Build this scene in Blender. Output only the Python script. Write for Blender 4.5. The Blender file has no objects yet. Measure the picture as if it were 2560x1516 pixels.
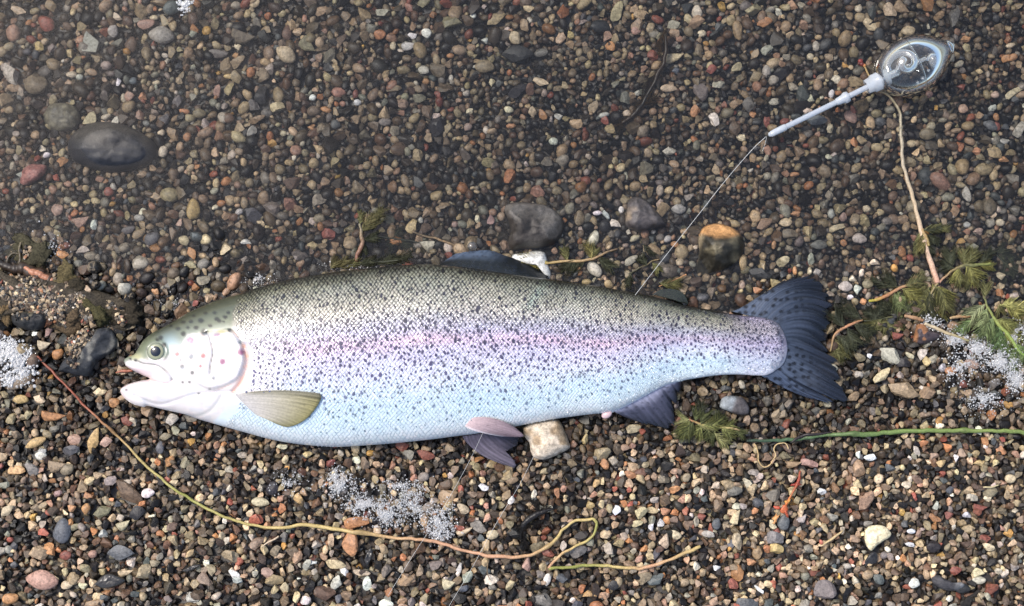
import bpy, math, random
import numpy as np
from mathutils import Vector
R = math.radians
rng = np.random.default_rng(11)
random.seed(11)
scn = bpy.context.scene
COL = scn.collection

# ------------------------------------------------------------------ camera, sky, sun, exposure
K = 0.7 / 2560.0            # metres per photograph pixel on the plane z = Z0
Z0 = -0.02
CZ = 1.08                   # camera height; it looks straight down
cam = bpy.data.cameras.new('camera')
cam.sensor_width = 36.0
cam.lens = 36.0 * (CZ - Z0) / 0.7
cam.clip_start, cam.clip_end = 0.02, 500.0
camo = bpy.data.objects.new('camera', cam)
camo.location = (0, 0, CZ)
COL.objects.link(camo)
scn.camera = camo

SUN_EL, SUN_AZ = R(56), R(-58)      # azimuth measured from +Y (top of the picture) towards +X
world = bpy.data.worlds.new('World')
scn.world = world
world.use_nodes = True
wn = world.node_tree
sky = wn.nodes.new('ShaderNodeTexSky')
sky.sky_type = 'NISHITA'
sky.sun_disc = False
sky.sun_elevation = SUN_EL
sky.sun_rotation = SUN_AZ
sky.air_density = 1.0
sky.dust_density = 2.5
sky.ozone_density = 0.6
wn.nodes['Background'].inputs['Strength'].default_value = 0.12
wn.links.new(sky.outputs[0], wn.nodes['Background'].inputs['Color'])

sun = bpy.data.lights.new('sun', 'SUN')
sun.energy = 1.5
sun.angle = R(11)
sun.color = (1.0, 0.95, 0.88)
suno = bpy.data.objects.new('sun', sun)
d = Vector((math.sin(SUN_AZ) * math.cos(SUN_EL), math.cos(SUN_AZ) * math.cos(SUN_EL), math.sin(SUN_EL)))
suno.rotation_euler = d.to_track_quat('Z', 'Y').to_euler()
suno.location = d * 5
COL.objects.link(suno)

vs = scn.view_settings
vs.view_transform = 'Standard'
vs.look = 'None'
vs.gamma = 1.0
vs.use_curve_mapping = False
vs.exposure = 1.05
scn.cycles.use_denoising = True
scn.cycles.max_bounces = 10
scn.cycles.transparent_max_bounces = 24

# ------------------------------------------------------------------ helpers
def P(px, py, z):
    """World point that stands at height z where the photograph shows (px, py)."""
    f = (CZ - z) / (CZ - Z0) * K
    return np.stack([(np.asarray(px, float) - 1280) * f, (758 - np.asarray(py, float)) * f,
                     np.asarray(z, float) + np.zeros_like(np.asarray(px, float))], -1)

def zg(x, y):
    """Mean height of the gravel at world (x, y): a beach sloping down into the water."""
    x = np.asarray(x, float); y = np.asarray(y, float)
    z = -0.0195 - 0.093 * (y + 0.008)
    z = z + 0.0014 * np.sin(x * 31 + 1.3) * np.sin(y * 27 + .6) + 0.0010 * np.sin(x * 67 + y * 41 + 2) + 0.0006 * np.sin(x * 120 - y * 133)
    z = z + 0.006 * np.exp(-(((x + 0.30) / 0.06) ** 2 + ((y - 0.004) / 0.030) ** 2))      # a little bank at the left edge
    return z

def zgp(px, py):
    p = P(px, py, -0.02)
    return zg(p[..., 0], p[..., 1])

ZW = -0.0192                # still water level

ORG = {}

def link(name, me, mat=None, parent=None, smooth=True):
    o = bpy.data.objects.new(name, me)
    COL.objects.link(o)
    if mat is not None and len(me.materials) == 0:
        me.materials.append(mat)
    if parent is not None:
        o.parent = parent
    return o

def mesh(name, V, F, mat=None, parent=None, smooth=True, col=None, origin=None, attr=None):
    """ONE mesh object from world-space vertices; it is stored about its own or its parent's origin."""
    V = np.asarray(V, float)
    if parent is not None:
        org = ORG[parent.name]
    elif origin is not None:
        org = np.asarray(origin, float)
    else:
        org = np.array([V[:, 0].mean(), V[:, 1].mean(), V[:, 2].min()])
    me = bpy.data.meshes.new(name)
    if isinstance(F, np.ndarray):
        n, k = F.shape
        me.vertices.add(len(V)); me.loops.add(n * k); me.polygons.add(n)
        me.vertices.foreach_set('co', (V - org).astype(np.float32).ravel())
        me.loops.foreach_set('vertex_index', F.astype(np.int32).ravel())
        me.polygons.foreach_set('loop_start', (np.arange(n) * k).astype(np.int32))
        me.update(calc_edges=True)
    else:
        me.from_pydata((V - org).tolist(), [], F)
    me.polygons.foreach_set('use_smooth', np.full(len(me.polygons), bool(smooth)))
    if col is not None:
        c = np.asarray(col, float)
        if c.shape[1] == 3:
            c = np.concatenate([c, np.ones((len(c), 1))], 1)
        a = me.color_attributes.new('col', 'FLOAT_COLOR', 'POINT')
        a.data.foreach_set('color', c.astype(np.float32).ravel())
    me.update()
    o = link(name, me, mat, parent)
    if parent is None:
        o.location = org
        ORG[o.name] = org
    else:
        ORG[o.name] = org
    return o

def empty(name, loc, label, cat, group=None):
    o = bpy.data.objects.new(name, None)
    o.empty_display_size = 0.01
    COL.objects.link(o)
    o.location = loc
    ORG[o.name] = np.asarray(loc, float)
    tag(o, label, cat, group)
    return o

def tag(o, label=None, cat=None, group=None, kind=None):
    if label: o['label'] = label
    if cat: o['category'] = cat
    if group: o['group'] = group
    if kind: o['kind'] = kind
    return o

def catmull(pts, n=8):
    """Smooth open curve through pts (k, d), n samples per span."""
    p = np.asarray(pts, float)
    p = np.concatenate([[2 * p[0] - p[1]], p, [2 * p[-1] - p[-2]]])
    out = []
    t = np.linspace(0, 1, n, endpoint=False)[:, None]
    for i in range(1, len(p) - 2):
        a, b, c, e = p[i - 1], p[i], p[i + 1], p[i + 2]
        out.append(0.5 * (2 * b + (c - a) * t + (2 * a - 5 * b + 4 * c - e) * t ** 2 + (3 * b - a - 3 * c + e) * t ** 3))
    out.append(p[-2][None])
    return np.concatenate(out)

def resample(pts, n):
    p = np.asarray(pts, float)
    s = np.concatenate([[0], np.cumsum(np.linalg.norm(np.diff(p[:, :3], axis=0), axis=1))])
    t = np.linspace(0, s[-1], n)
    return np.stack([np.interp(t, s, p[:, k]) for k in range(p.shape[1])], 1)

def tube(path, rad, sides=7, cap=True):
    """Round tube along world path (n,3), radius scalar or (n,)."""
    p = np.asarray(path, float)
    n = len(p)
    r = np.zeros(n) + rad
    T = np.gradient(p, axis=0)
    T /= np.linalg.norm(T, axis=1)[:, None] + 1e-12
    up = np.array([0, 0, 1.0])
    A = np.cross(T, up)
    bad = np.linalg.norm(A, axis=1) < 1e-3
    A[bad] = np.cross(T[bad], [1.0, 0, 0])
    A /= np.linalg.norm(A, axis=1)[:, None]
    B = np.cross(A, T)
    th = np.linspace(0, 2 * np.pi, sides, endpoint=False)
    V = p[:, None] + r[:, None, None] * (A[:, None] * np.cos(th)[None, :, None] + B[:, None] * np.sin(th)[None, :, None])
    V = V.reshape(-1, 3)
    F = []
    for i in range(n - 1):
        for j in range(sides):
            k = (j + 1) % sides
            F.append((i * sides + j, i * sides + k, (i + 1) * sides + k, (i + 1) * sides + j))
    if cap:
        F.append(tuple(range(sides - 1, -1, -1)))
        F.append(tuple((n - 1) * sides + j for j in range(sides)))
    return V, F

def merge(parts):
    Vs, Fs, o = [], [], 0
    for V, F in parts:
        Vs.append(np.asarray(V)); Fs += [tuple(int(i) + o for i in f) for f in F]; o += len(V)
    return np.concatenate(Vs), Fs

def pxpath(pts, z=None, n=8, dz=0.004):
    """Photograph pixels -> smooth world path lying on the gravel (z None) or at heights z."""
    c = catmull(pts, n)
    if z is None:
        zz = zgp(c[:, 0], c[:, 1]) + dz - .0006 + .0016 * (vnoise(c[:, 0] / 26, c[:, 1] / 26, 44) - .5)
    else:
        zz = z if np.ndim(z) == 0 else np.interp(np.linspace(0, 1, len(c)), np.linspace(0, 1, len(z)), z)
    return P(c[:, 0], c[:, 1], zz), c

def srgb(r, g, b):
    c = np.array([r, g, b]) / 255.0
    return np.where(c <= .04045, c / 12.92, ((c + .055) / 1.055) ** 2.4)

def poly_dist(px, py, poly, closed=True, chunk=20000):
    """Distance of points to a polyline."""
    q = np.asarray(poly, float)
    a = q if closed else q[:-1]
    b = np.roll(q, -1, 0) if closed else q[1:]
    ab = b - a
    L = (ab ** 2).sum(1) + 1e-9
    px = np.asarray(px, float).ravel(); py = np.asarray(py, float).ravel()
    out = np.empty(len(px)); near = np.empty((len(px), 2))
    for s in range(0, len(px), chunk):
        p = np.stack([px[s:s + chunk], py[s:s + chunk]], 1)
        ap = p[:, None] - a[None]
        t = np.clip((ap * ab).sum(2) / L, 0, 1)
        c = a[None] + ab[None] * t[..., None]
        dd = ((p[:, None] - c) ** 2).sum(2)
        i = dd.argmin(1)
        out[s:s + chunk] = np.sqrt(dd[np.arange(len(p)), i])
        near[s:s + chunk] = c[np.arange(len(p)), i]
    return out, near

def inside(px, py, poly):
    px = np.asarray(px, float); py = np.asarray(py, float)
    r = np.zeros(px.shape, bool)
    q = np.asarray(poly, float)
    j = len(q) - 1
    for i in range(len(q)):
        xi, yi = q[i]; xj, yj = q[j]
        if yi != yj:
            r ^= ((yi > py) != (yj > py)) & (px < (xj - xi) * (py - yi) / (yj - yi) + xi)
        j = i
    return r

def vnoise(x, y, seed=0):
    """Smooth value noise in [0,1] on numpy arrays."""
    x = np.asarray(x, float); y = np.asarray(y, float)
    xi = np.floor(x).astype(np.int64); yi = np.floor(y).astype(np.int64)
    fx = x - xi; fy = y - yi
    fx = fx * fx * (3 - 2 * fx); fy = fy * fy * (3 - 2 * fy)
    def h(a, b):
        v = (a * 374761393 + b * 668265263 + seed * 1274126177) & 0x7fffffff
        v = ((v ^ (v >> 13)) * 1274126177) & 0x7fffffff
        return ((v ^ (v >> 16)) & 0xffff) / 65535.0
    return (h(xi, yi) * (1 - fx) + h(xi + 1, yi) * fx) * (1 - fy) + (h(xi, yi + 1) * (1 - fx) + h(xi + 1, yi + 1) * fx) * fy

def sm(a, b, x):
    t = np.clip((np.asarray(x, float) - a) / (b - a), 0, 1)
    return t * t * (3 - 2 * t)

# ------------------------------------------------------------------ materials
def nodes(name):
    m = bpy.data.materials.new(name)
    m.use_nodes = True
    nt = m.node_tree
    return m, nt, nt.nodes['Principled BSDF']

def N(nt, t, **kw):
    n = nt.nodes.new(t)
    for k, v in kw.items():
        if hasattr(n, k) and k not in n.inputs.keys():
            setattr(n, k, v)
        else:
            n.inputs[k].default_value = v
    return n

def ramp(nt, src, p0, v0, p1, v1):
    m = N(nt, 'ShaderNodeMapRange')
    m.inputs[1].default_value = p0; m.inputs[2].default_value = p1
    m.inputs[3].default_value = v0; m.inputs[4].default_value = v1
    nt.links.new(src, m.inputs[0])
    return m.outputs[0]

def mul_color(nt, col, fac):
    m = N(nt, 'ShaderNodeVectorMath', operation='SCALE')
    nt.links.new(col, m.inputs[0]); nt.links.new(fac, m.inputs['Scale'])
    return m.outputs[0]

def stone_mat(name, source, rough=(0.27, 0.55), spec=0.34, coat=0.0, tex=1.0):
    """Stone: colour from the vertices ('vert') or from the object ('obj'), mottled and pitted."""
    m, nt, b = nodes(name)
    if source == 'vert':
        src = N(nt, 'ShaderNodeAttribute', attribute_name='col').outputs['Color']
    else:
        src = N(nt, 'ShaderNodeObjectInfo').outputs['Color']
    geo = N(nt, 'ShaderNodeNewGeometry')
    n1 = N(nt, 'ShaderNodeTexNoise', Scale=520.0 * tex, Detail=5.0, Roughness=0.65)
    n2 = N(nt, 'ShaderNodeTexNoise', Scale=1900.0 * tex, Detail=3.0, Roughness=0.7)
    for n in (n1, n2):
        nt.links.new(geo.outputs['Position'], n.inputs['Vector'])
    f1 = ramp(nt, n1.outputs[0], 0.3, 0.45, 0.7, 1.5)
    f2 = ramp(nt, n2.outputs[0], 0.3, 0.75, 0.7, 1.22)
    c = mul_color(nt, mul_color(nt, src, f1), f2)
    nt.links.new(c, b.inputs['Base Color'])
    nt.links.new(ramp(nt, n1.outputs[0], 0.35, rough[0], 0.65, rough[1]), b.inputs['Roughness'])
    b.inputs['Specular IOR Level'].default_value = spec
    b.inputs['Coat Weight'].default_value = coat
    b.inputs['Coat Roughness'].default_value = 0.08
    bp = N(nt, 'ShaderNodeBump', Strength=0.5, Distance=0.0004)
    nt.links.new(n2.outputs[0], bp.inputs['Height'])
    nt.links.new(bp.outputs[0], b.inputs['Normal'])
    return m

def vert_mat(name, rough=0.4, spec=0.5, alpha=1.0, metallic=0.0, coat=0.0, sss=0.0, bump=0.0, bscale=900.0, mott=0.0):
    m, nt, b = nodes(name)
    src = N(nt, 'ShaderNodeAttribute', attribute_name='col').outputs['Color']
    geo = N(nt, 'ShaderNodeNewGeometry')
    n1 = N(nt, 'ShaderNodeTexNoise', Scale=bscale, Detail=4.0)
    nt.links.new(geo.outputs['Position'], n1.inputs['Vector'])
    if mott:
        src = mul_color(nt, src, ramp(nt, n1.outputs[0], 0.3, 1 - mott, 0.7, 1 + mott))
    nt.links.new(src, b.inputs['Base Color'])
    b.inputs['Roughness'].default_value = rough
    b.inputs['Specular IOR Level'].default_value = spec
    b.inputs['Metallic'].default_value = metallic
    b.inputs['Alpha'].default_value = alpha
    b.inputs['Coat Weight'].default_value = coat
    b.inputs['Coat Roughness'].default_value = 0.12
    if bump:
        bp = N(nt, 'ShaderNodeBump', Strength=bump, Distance=0.0003)
        nt.links.new(n1.outputs[0], bp.inputs['Height'])
        nt.links.new(bp.outputs[0], b.inputs['Normal'])
    return m

def plain_mat(name, col, rough=0.5, spec=0.5, var=0.25, scale=600.0, trans=0.0):
    m, nt, b = nodes(name)
    geo = N(nt, 'ShaderNodeNewGeometry')
    n1 = N(nt, 'ShaderNodeTexNoise', Scale=scale, Detail=4.0)
    nt.links.new(geo.outputs['Position'], n1.inputs['Vector'])
    rgb = N(nt, 'ShaderNodeRGB'); rgb.outputs[0].default_value = (*col, 1)
    nt.links.new(mul_color(nt, rgb.outputs[0], ramp(nt, n1.outputs[0], 0.3, 1 - var, 0.7, 1 + var)), b.inputs['Base Color'])
    b.inputs['Roughness'].default_value = rough
    b.inputs['Specular IOR Level'].default_value = spec
    bp = N(nt, 'ShaderNodeBump', Strength=0.25, Distance=0.0003)
    nt.links.new(n1.outputs[0], bp.inputs['Height'])
    nt.links.new(bp.outputs[0], b.inputs['Normal'])
    if trans:
        out = nt.nodes['Material Output']
        tr = N(nt, 'ShaderNodeBsdfTransparent')
        mx = N(nt, 'ShaderNodeMixShader'); mx.inputs[0].default_value = 1 - trans
        nt.links.new(tr.outputs[0], mx.inputs[1]); nt.links.new(b.outputs[0], mx.inputs[2])
        nt.links.new(mx.outputs[0], out.inputs['Surface'])
    return m

def clear_mat(name, tint, ior, rough, haze=0.0, haze_col=(0.8, 0.8, 0.8), wave=None, extra=0.0, rim=0.0):
    """Clear thin sheet: light passes through, the surface mirrors by Fresnel, a little of it scatters."""
    m, nt, b = nodes(name)
    nt.nodes.remove(b)
    out = nt.nodes['Material Output']
    tr = N(nt, 'ShaderNodeBsdfTransparent'); tr.inputs[0].default_value = (*tint, 1)
    gl = N(nt, 'ShaderNodeBsdfGlossy', Roughness=rough)
    df = N(nt, 'ShaderNodeBsdfDiffuse'); df.inputs[0].default_value = (*haze_col, 1)
    fr = N(nt, 'ShaderNodeFresnel', IOR=ior)
    if wave:
        geo = N(nt, 'ShaderNodeNewGeometry')
        nz = N(nt, 'ShaderNodeTexNoise', Scale=wave[0], Detail=3.0)
        nt.links.new(geo.outputs['Position'], nz.inputs['Vector'])
        bp = N(nt, 'ShaderNodeBump', Strength=1.0, Distance=wave[1])
        nt.links.new(nz.outputs[0], bp.inputs['Height'])
        nt.links.new(bp.outputs[0], gl.inputs['Normal']); nt.links.new(bp.outputs[0], fr.inputs['Normal'])
    m1 = N(nt, 'ShaderNodeMixShader')
    if rim:
        lw = N(nt, 'ShaderNodeLayerWeight', Blend=0.35)
        nt.links.new(ramp(nt, lw.outputs['Facing'], 0.2, haze, 1.0, rim), m1.inputs[0])
    else:
        m1.inputs[0].default_value = haze
    nt.links.new(tr.outputs[0], m1.inputs[1]); nt.links.new(df.outputs[0], m1.inputs[2])
    m2 = N(nt, 'ShaderNodeMixShader')
    ad = N(nt, 'ShaderNodeMath', operation='ADD', use_clamp=True); ad.inputs[1].default_value = extra
    nt.links.new(fr.outputs[0], ad.inputs[0])
    nt.links.new(ad.outputs[0], m2.inputs[0])
    nt.links.new(m1.outputs[0], m2.inputs[1]); nt.links.new(gl.outputs[0], m2.inputs[2])
    nt.links.new(m2.outputs[0], out.inputs['Surface'])
    return m

M_GRAVEL = stone_mat('gravel_stone', 'vert')
M_PEBBLE = stone_mat('pebble_stone', 'obj')
M_WET = stone_mat('wet_stone', 'vert', rough=(0.34, 0.6), coat=0.0, tex=0.6)
M_DRY = stone_mat('dry_stone', 'vert', rough=(0.5, 0.75), tex=0.6)
M_SAND = plain_mat('wet_sand', (0.018, 0.014, 0.011), rough=0.5, var=0.5, scale=900)
M_WATER = clear_mat('shallow_water', (0.86, 0.875, 0.88), 1.33, 0.10, haze=0.02, haze_col=(0.34, 0.35, 0.36), wave=(34.0, 0.0006))

# ------------------------------------------------------------------ ground sheet and water sheet
def axis(fine0, fine1, step, far):
    a = np.arange(fine0, fine1 + step / 2, step)
    ext = [0.03, 0.1, 0.3, 1, 3, 10, 40, far]
    return np.concatenate([[fine0 - e for e in ext[::-1]], a, [fine1 + e for e in ext]])

def sheet(name, xs, ys, zfun, mat, keep=None):
    X, Y = np.meshgrid(xs, ys)
    Z = zfun(X, Y)
    V = np.stack([X.ravel(), Y.ravel(), Z.ravel()], 1)
    ny, nx = X.shape
    i = (np.arange(ny - 1)[:, None] * nx + np.arange(nx - 1)[None]).ravel()
    F = np.stack([i, i + 1, i + nx + 1, i + nx], 1)
    o = mesh(name, V, F, mat, origin=(0, 0, 0))
    o['kind'] = 'structure'
    return o

def zg_far(X, Y):
    z = zg(np.clip(X, -1.3, 1.3), np.clip(Y, -0.8, 0.8))
    return z - 0.0032 + 0.0008 * np.sin(X * 900) * np.sin(Y * 870)
sheet('beach_ground', axis(-0.42, 0.42, 0.006, 120), axis(-0.27, 0.27, 0.006, 120), zg_far, M_SAND)

# ------------------------------------------------------------------ stone shapes
def ico(sub):
    t = (1 + 5 ** .5) / 2
    v = [(-1, t, 0), (1, t, 0), (-1, -t, 0), (1, -t, 0), (0, -1, t), (0, 1, t), (0, -1, -t), (0, 1, -t), (t, 0, -1), (t, 0, 1), (-t, 0, -1), (-t, 0, 1)]
    f = [(0, 11, 5), (0, 5, 1), (0, 1, 7), (0, 7, 10), (0, 10, 11), (1, 5, 9), (5, 11, 4), (11, 10, 2), (10, 7, 6), (7, 1, 8), (3, 9, 4), (3, 4, 2), (3, 2, 6), (3, 6, 8), (3, 8, 9), (4, 9, 5), (2, 4, 11), (6, 2, 10), (8, 6, 7), (9, 8, 1)]
    v = [np.array(p) / np.linalg.norm(p) for p in v]
    for _ in range(sub):
        mid, nf = {}, []
        def mp(a, b):
            k = (min(a, b), max(a, b))
            if k not in mid:
                p = v[a] + v[b]
                v.append(p / np.linalg.norm(p)); mid[k] = len(v) - 1
            return mid[k]
        for a, b, c in f:
            x, y, z = mp(a, b), mp(b, c), mp(c, a)
            nf += [(a, x, z), (b, y, x), (c, z, y), (x, y, z)]
        f = nf
    return np.array(v), np.array(f)

ICO = {s: ico(s) for s in (0, 1, 2, 3)}

def rock_shape(sub, ang, rg):
    """Unit pebble: ang 0 = water-worn, 1 = broken with flat faces, 2 = three-cornered chip."""
    V, F = ICO[sub]
    V = V.copy()
    if ang == 2:
        a0 = rg.uniform(0, 6.28)
        for k in range(3):
            th = a0 + k * 2.094 + rg.uniform(-.25, .25)
            n = np.array([math.cos(th), math.sin(th), rg.uniform(-.1, .2)]); n /= np.linalg.norm(n)
            dd = V @ n; V -= np.clip(dd - rg.uniform(.42, .58), 0, None)[:, None] * n
    for _ in range(3):
        n = rg.normal(size=3) * 1.6
        V *= (1 + (0.08 if ang == 0 else 0.12) * np.sin(V @ n + rg.uniform(0, 6)))[:, None]
    npl = {0: 5, 1: 8, 2: 4}[ang]
    for _ in range(npl):
        n = rg.normal(size=3); n /= np.linalg.norm(n)
        c = rg.uniform(.68, .92) if ang == 0 else rg.uniform(.30, .66)
        dd = V @ n
        V -= (np.clip(dd - c, 0, None) * (0.85 if ang == 0 else 1.0))[:, None] * n
    V -= (V.max(0) + V.min(0)) / 2
    V /= (V.max(0) - V.min(0)) / 2
    return V, F

# ------------------------------------------------------------------ the trout's outline (photograph pixels)
def cr(ox, oy, s, pts):
    return [(ox + x / s, oy + y / s) for x, y in pts]

HEAD_TOP = cr(280, 780, 5.3, [(158, 655), (172, 625), (230, 590), (300, 560), (350, 480), (400, 400), (470, 330), (560, 265), (660, 215), (780, 150), (900, 80), (1010, 10)])
TOP = HEAD_TOP + cr(0, 505, 2.938, [(1520, 752), (1600, 722), (1720, 684), (1850, 642), (2000, 598), (2200, 556), (2400, 524)]) + \
    cr(853, 505, 2.938, [(0, 510), (200, 488), (400, 470), (620, 458), (800, 470), (1000, 496), (1200, 524), (1400, 551), (1600, 578), (1800, 605), (2000, 640), (2200, 676), (2400, 724)]) + \
    cr(1706, 505, 2.934, [(0, 757), (120, 778), (250, 800), (380, 826), (470, 838)])
TAIL_END = cr(1706, 505, 2.934, [(590, 850), (690, 885), (745, 965), (770, 1075), (745, 1180), (690, 1232), (620, 1270)])
BOT = cr(1706, 505, 2.934, [(520, 1272), (400, 1266), (250, 1272), (100, 1294), (0, 1313)]) + \
    [(1660, 966), (1600, 998), (1545, 1026), (1520, 1038)] + \
    cr(853, 1010, 2.933, [(1900, 70), (1700, 92), (1500, 122), (1280, 165), (1050, 208), (850, 236), (600, 268), (300, 296), (0, 315)]) + \
    cr(0, 1010, 2.933, [(2380, 312), (2200, 297), (2000, 264), (1800, 211), (1600, 155), (1450, 111), (1350, 76), (1200, 42), (1080, 14)]) + \
    cr(280, 780, 5.3, [(420, 1262), (280, 1222), (190, 1165), (130, 1100), (108, 1050)])
MOUTH = cr(280, 780, 5.3, [(125, 1010), (200, 966), (280, 937), (400, 908), (515, 888), (430, 852), (350, 812), (250, 762), (180, 712)])
top_c = catmull(TOP, 5)
end_c = catmull([TOP[-1]] + TAIL_END + [BOT[0]], 5)
bot_c = catmull(BOT, 5)
mouth_c = catmull(MOUTH, 4)
OUTLINE = np.concatenate([top_c, end_c[1:-1], bot_c, mouth_c])
ZF = -0.0015                # height of the trout's middle plane

tx, ty = top_c[:, 0], np.minimum.accumulate(top_c[:, 1]) * 0 + top_c[:, 1]
o_ = np.argsort(top_c[:, 0]); TX, TY = top_c[o_, 0], top_c[o_, 1]
o_ = np.argsort(bot_c[:, 0]); BX, BY = bot_c[o_, 0], bot_c[o_, 1]
_gx = np.arange(280, 2000, 1.0)
def _smooth(v, w):
    k = np.exp(-(np.arange(-3 * w, 3 * w + 1) / w) ** 2 / 2); k /= k.sum()
    return np.convolve(np.pad(v, 3 * w, mode='edge'), k, mode='valid')
_gt = _smooth(np.interp(_gx, TX, TY), 6)
_gb = _smooth(np.interp(_gx, BX, BY), 6)
_vb = (_gx > 1400) & (_gx < 1640)
_gb2 = _smooth(np.interp(_gx, BX, BY), 34)
_wv = np.clip(1 - np.abs(_gx - 1520) / 120, 0, 1) ** .5
_gb = _gb * (1 - _wv) + _gb2 * _wv
def f_top(x): return np.interp(x, _gx, _gt)
def f_bot(x): return np.interp(x, _gx, _gb)

def ecoord(x, y):
    t, b = f_top(x), f_bot(x)
    return np.clip((y - (t + b) / 2) / np.maximum((b - t) / 2, 1), -1, 1)

OPER = np.array(cr(280, 780, 5.3, [(1180, 290), (1400, 262), (1560, 232), (1660, 320), (1740, 470), (1768, 600), (1742, 740), (1685, 875), (1600, 945), (1450, 1012), (1300, 1040), (1180, 1000), (1050, 900), (980, 700), (1000, 450)]))
OPER = catmull(np.concatenate([OPER, OPER[:1]]), 5)[:-1]
OPER_EDGE = catmull(cr(280, 780, 5.3, [(1560, 232), (1660, 320), (1740, 470), (1768, 600), (1742, 740), (1685, 875), (1600, 945), (1450, 1012), (1330, 1060)]), 6)
PREOP = catmull(cr(280, 780, 5.3, [(1262, 275), (1300, 350), (1325, 450), (1338, 560), (1318, 650), (1300, 740), (1298, 830)]), 6)
MAXIL = catmull(cr(280, 780, 5.3, [(320, 640), (420, 683), (540, 700), (640, 735), (720, 790), (770, 850), (800, 905)]), 6)
MAXLOW = catmull(cr(280, 780, 5.3, [(800, 905), (740, 945), (650, 935), (570, 905), (515, 888)]), 6)
JAWLINE = catmull(cr(280, 780, 5.3, [(300, 1100), (450, 1180), (640, 1225), (830, 1180), (1000, 1120), (1180, 1080), (1400, 1060), (1600, 1052)]), 6)
GILLBAND = catmull(cr(280, 780, 5.3, [(1755, 460), (1795, 600), (1790, 720), (1740, 870), (1690, 960), (1620, 1050)]), 6)
ISTHMUS = catmull(cr(280, 780, 5.3, [(980, 1380), (1150, 1370), (1290, 1310), (1390, 1200), (1450, 1100)]), 6)
EYE = (280 + 583 / 5.3, 780 + 527 / 5.3)

def body_h(x, y):
    """Height of the trout's flank over its middle plane, in photograph pixels."""
    e = ecoord(x, y)
    h = f_bot(x) - f_top(x)
    T = h * np.interp(x, [300, 380, 520, 640, 900, 1300, 1600, 1800, 1960], [.20, .225, .235, .235, .24, .235, .22, .18, .035])
    z = T * np.power(np.clip(1 - np.abs(e) ** 2.5, 0, 1), 0.54)
    dd, _ = poly_dist(x, y, OUTLINE)
    dd = dd.reshape(np.shape(x))
    Rr = np.interp(x, [300, 420, 470, 1750, 1960], [26, 40, 130, 130, 70])
    q = np.sqrt(np.clip(np.where(dd < Rr, dd * (2 * Rr - dd), Rr * Rr), 0, None)) * np.interp(x, [300, 440, 1800, 1960], [1.15, 1.3, 1.1, .13])
    k = 6.0
    hh = np.clip(0.5 + 0.5 * (q - z) / k, 0, 1)
    z = q * (1 - hh) + z * hh - k * hh * (1 - hh)
    z = np.maximum(z, np.minimum(z, q))
    head = sm(700, 600, x)
    def gd(line, w):
        m = (x < 720)
        r = np.zeros(np.shape(x))
        if m.any():
            d_, _ = poly_dist(x[m], y[m], line, closed=False)
            r[m] = np.exp(-(d_ / w) ** 2)
        return r
    m = x < 720
    ins = np.zeros(np.shape(x))
    if m.any():
        dO, _ = poly_dist(x[m], y[m], OPER)
        iO = inside(x[m], y[m], OPER)
        ins[m] = np.where(iO, sm(0, 9, dO), 0)
        front = sm(470, 500, x[m])
        ins[m] *= front
    z = z + 8.5 * ins - 7.0 * gd(GILLBAND, 6) - 5.0 * gd(PREOP, 2.6) - 4.0 * gd(MAXIL, 3.0) - 2.6 * gd(MAXLOW, 2.6) - 4.0 * gd(JAWLINE, 3.5) - 2.0 * gd(ISTHMUS, 4)
    re = np.hypot(x - EYE[0], y - EYE[1])
    z = z + 2.8 * np.exp(-((re - 25) / 6) ** 2) - 5.0 * sm(22, 14, re)
    return np.maximum(z, 0)

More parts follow.
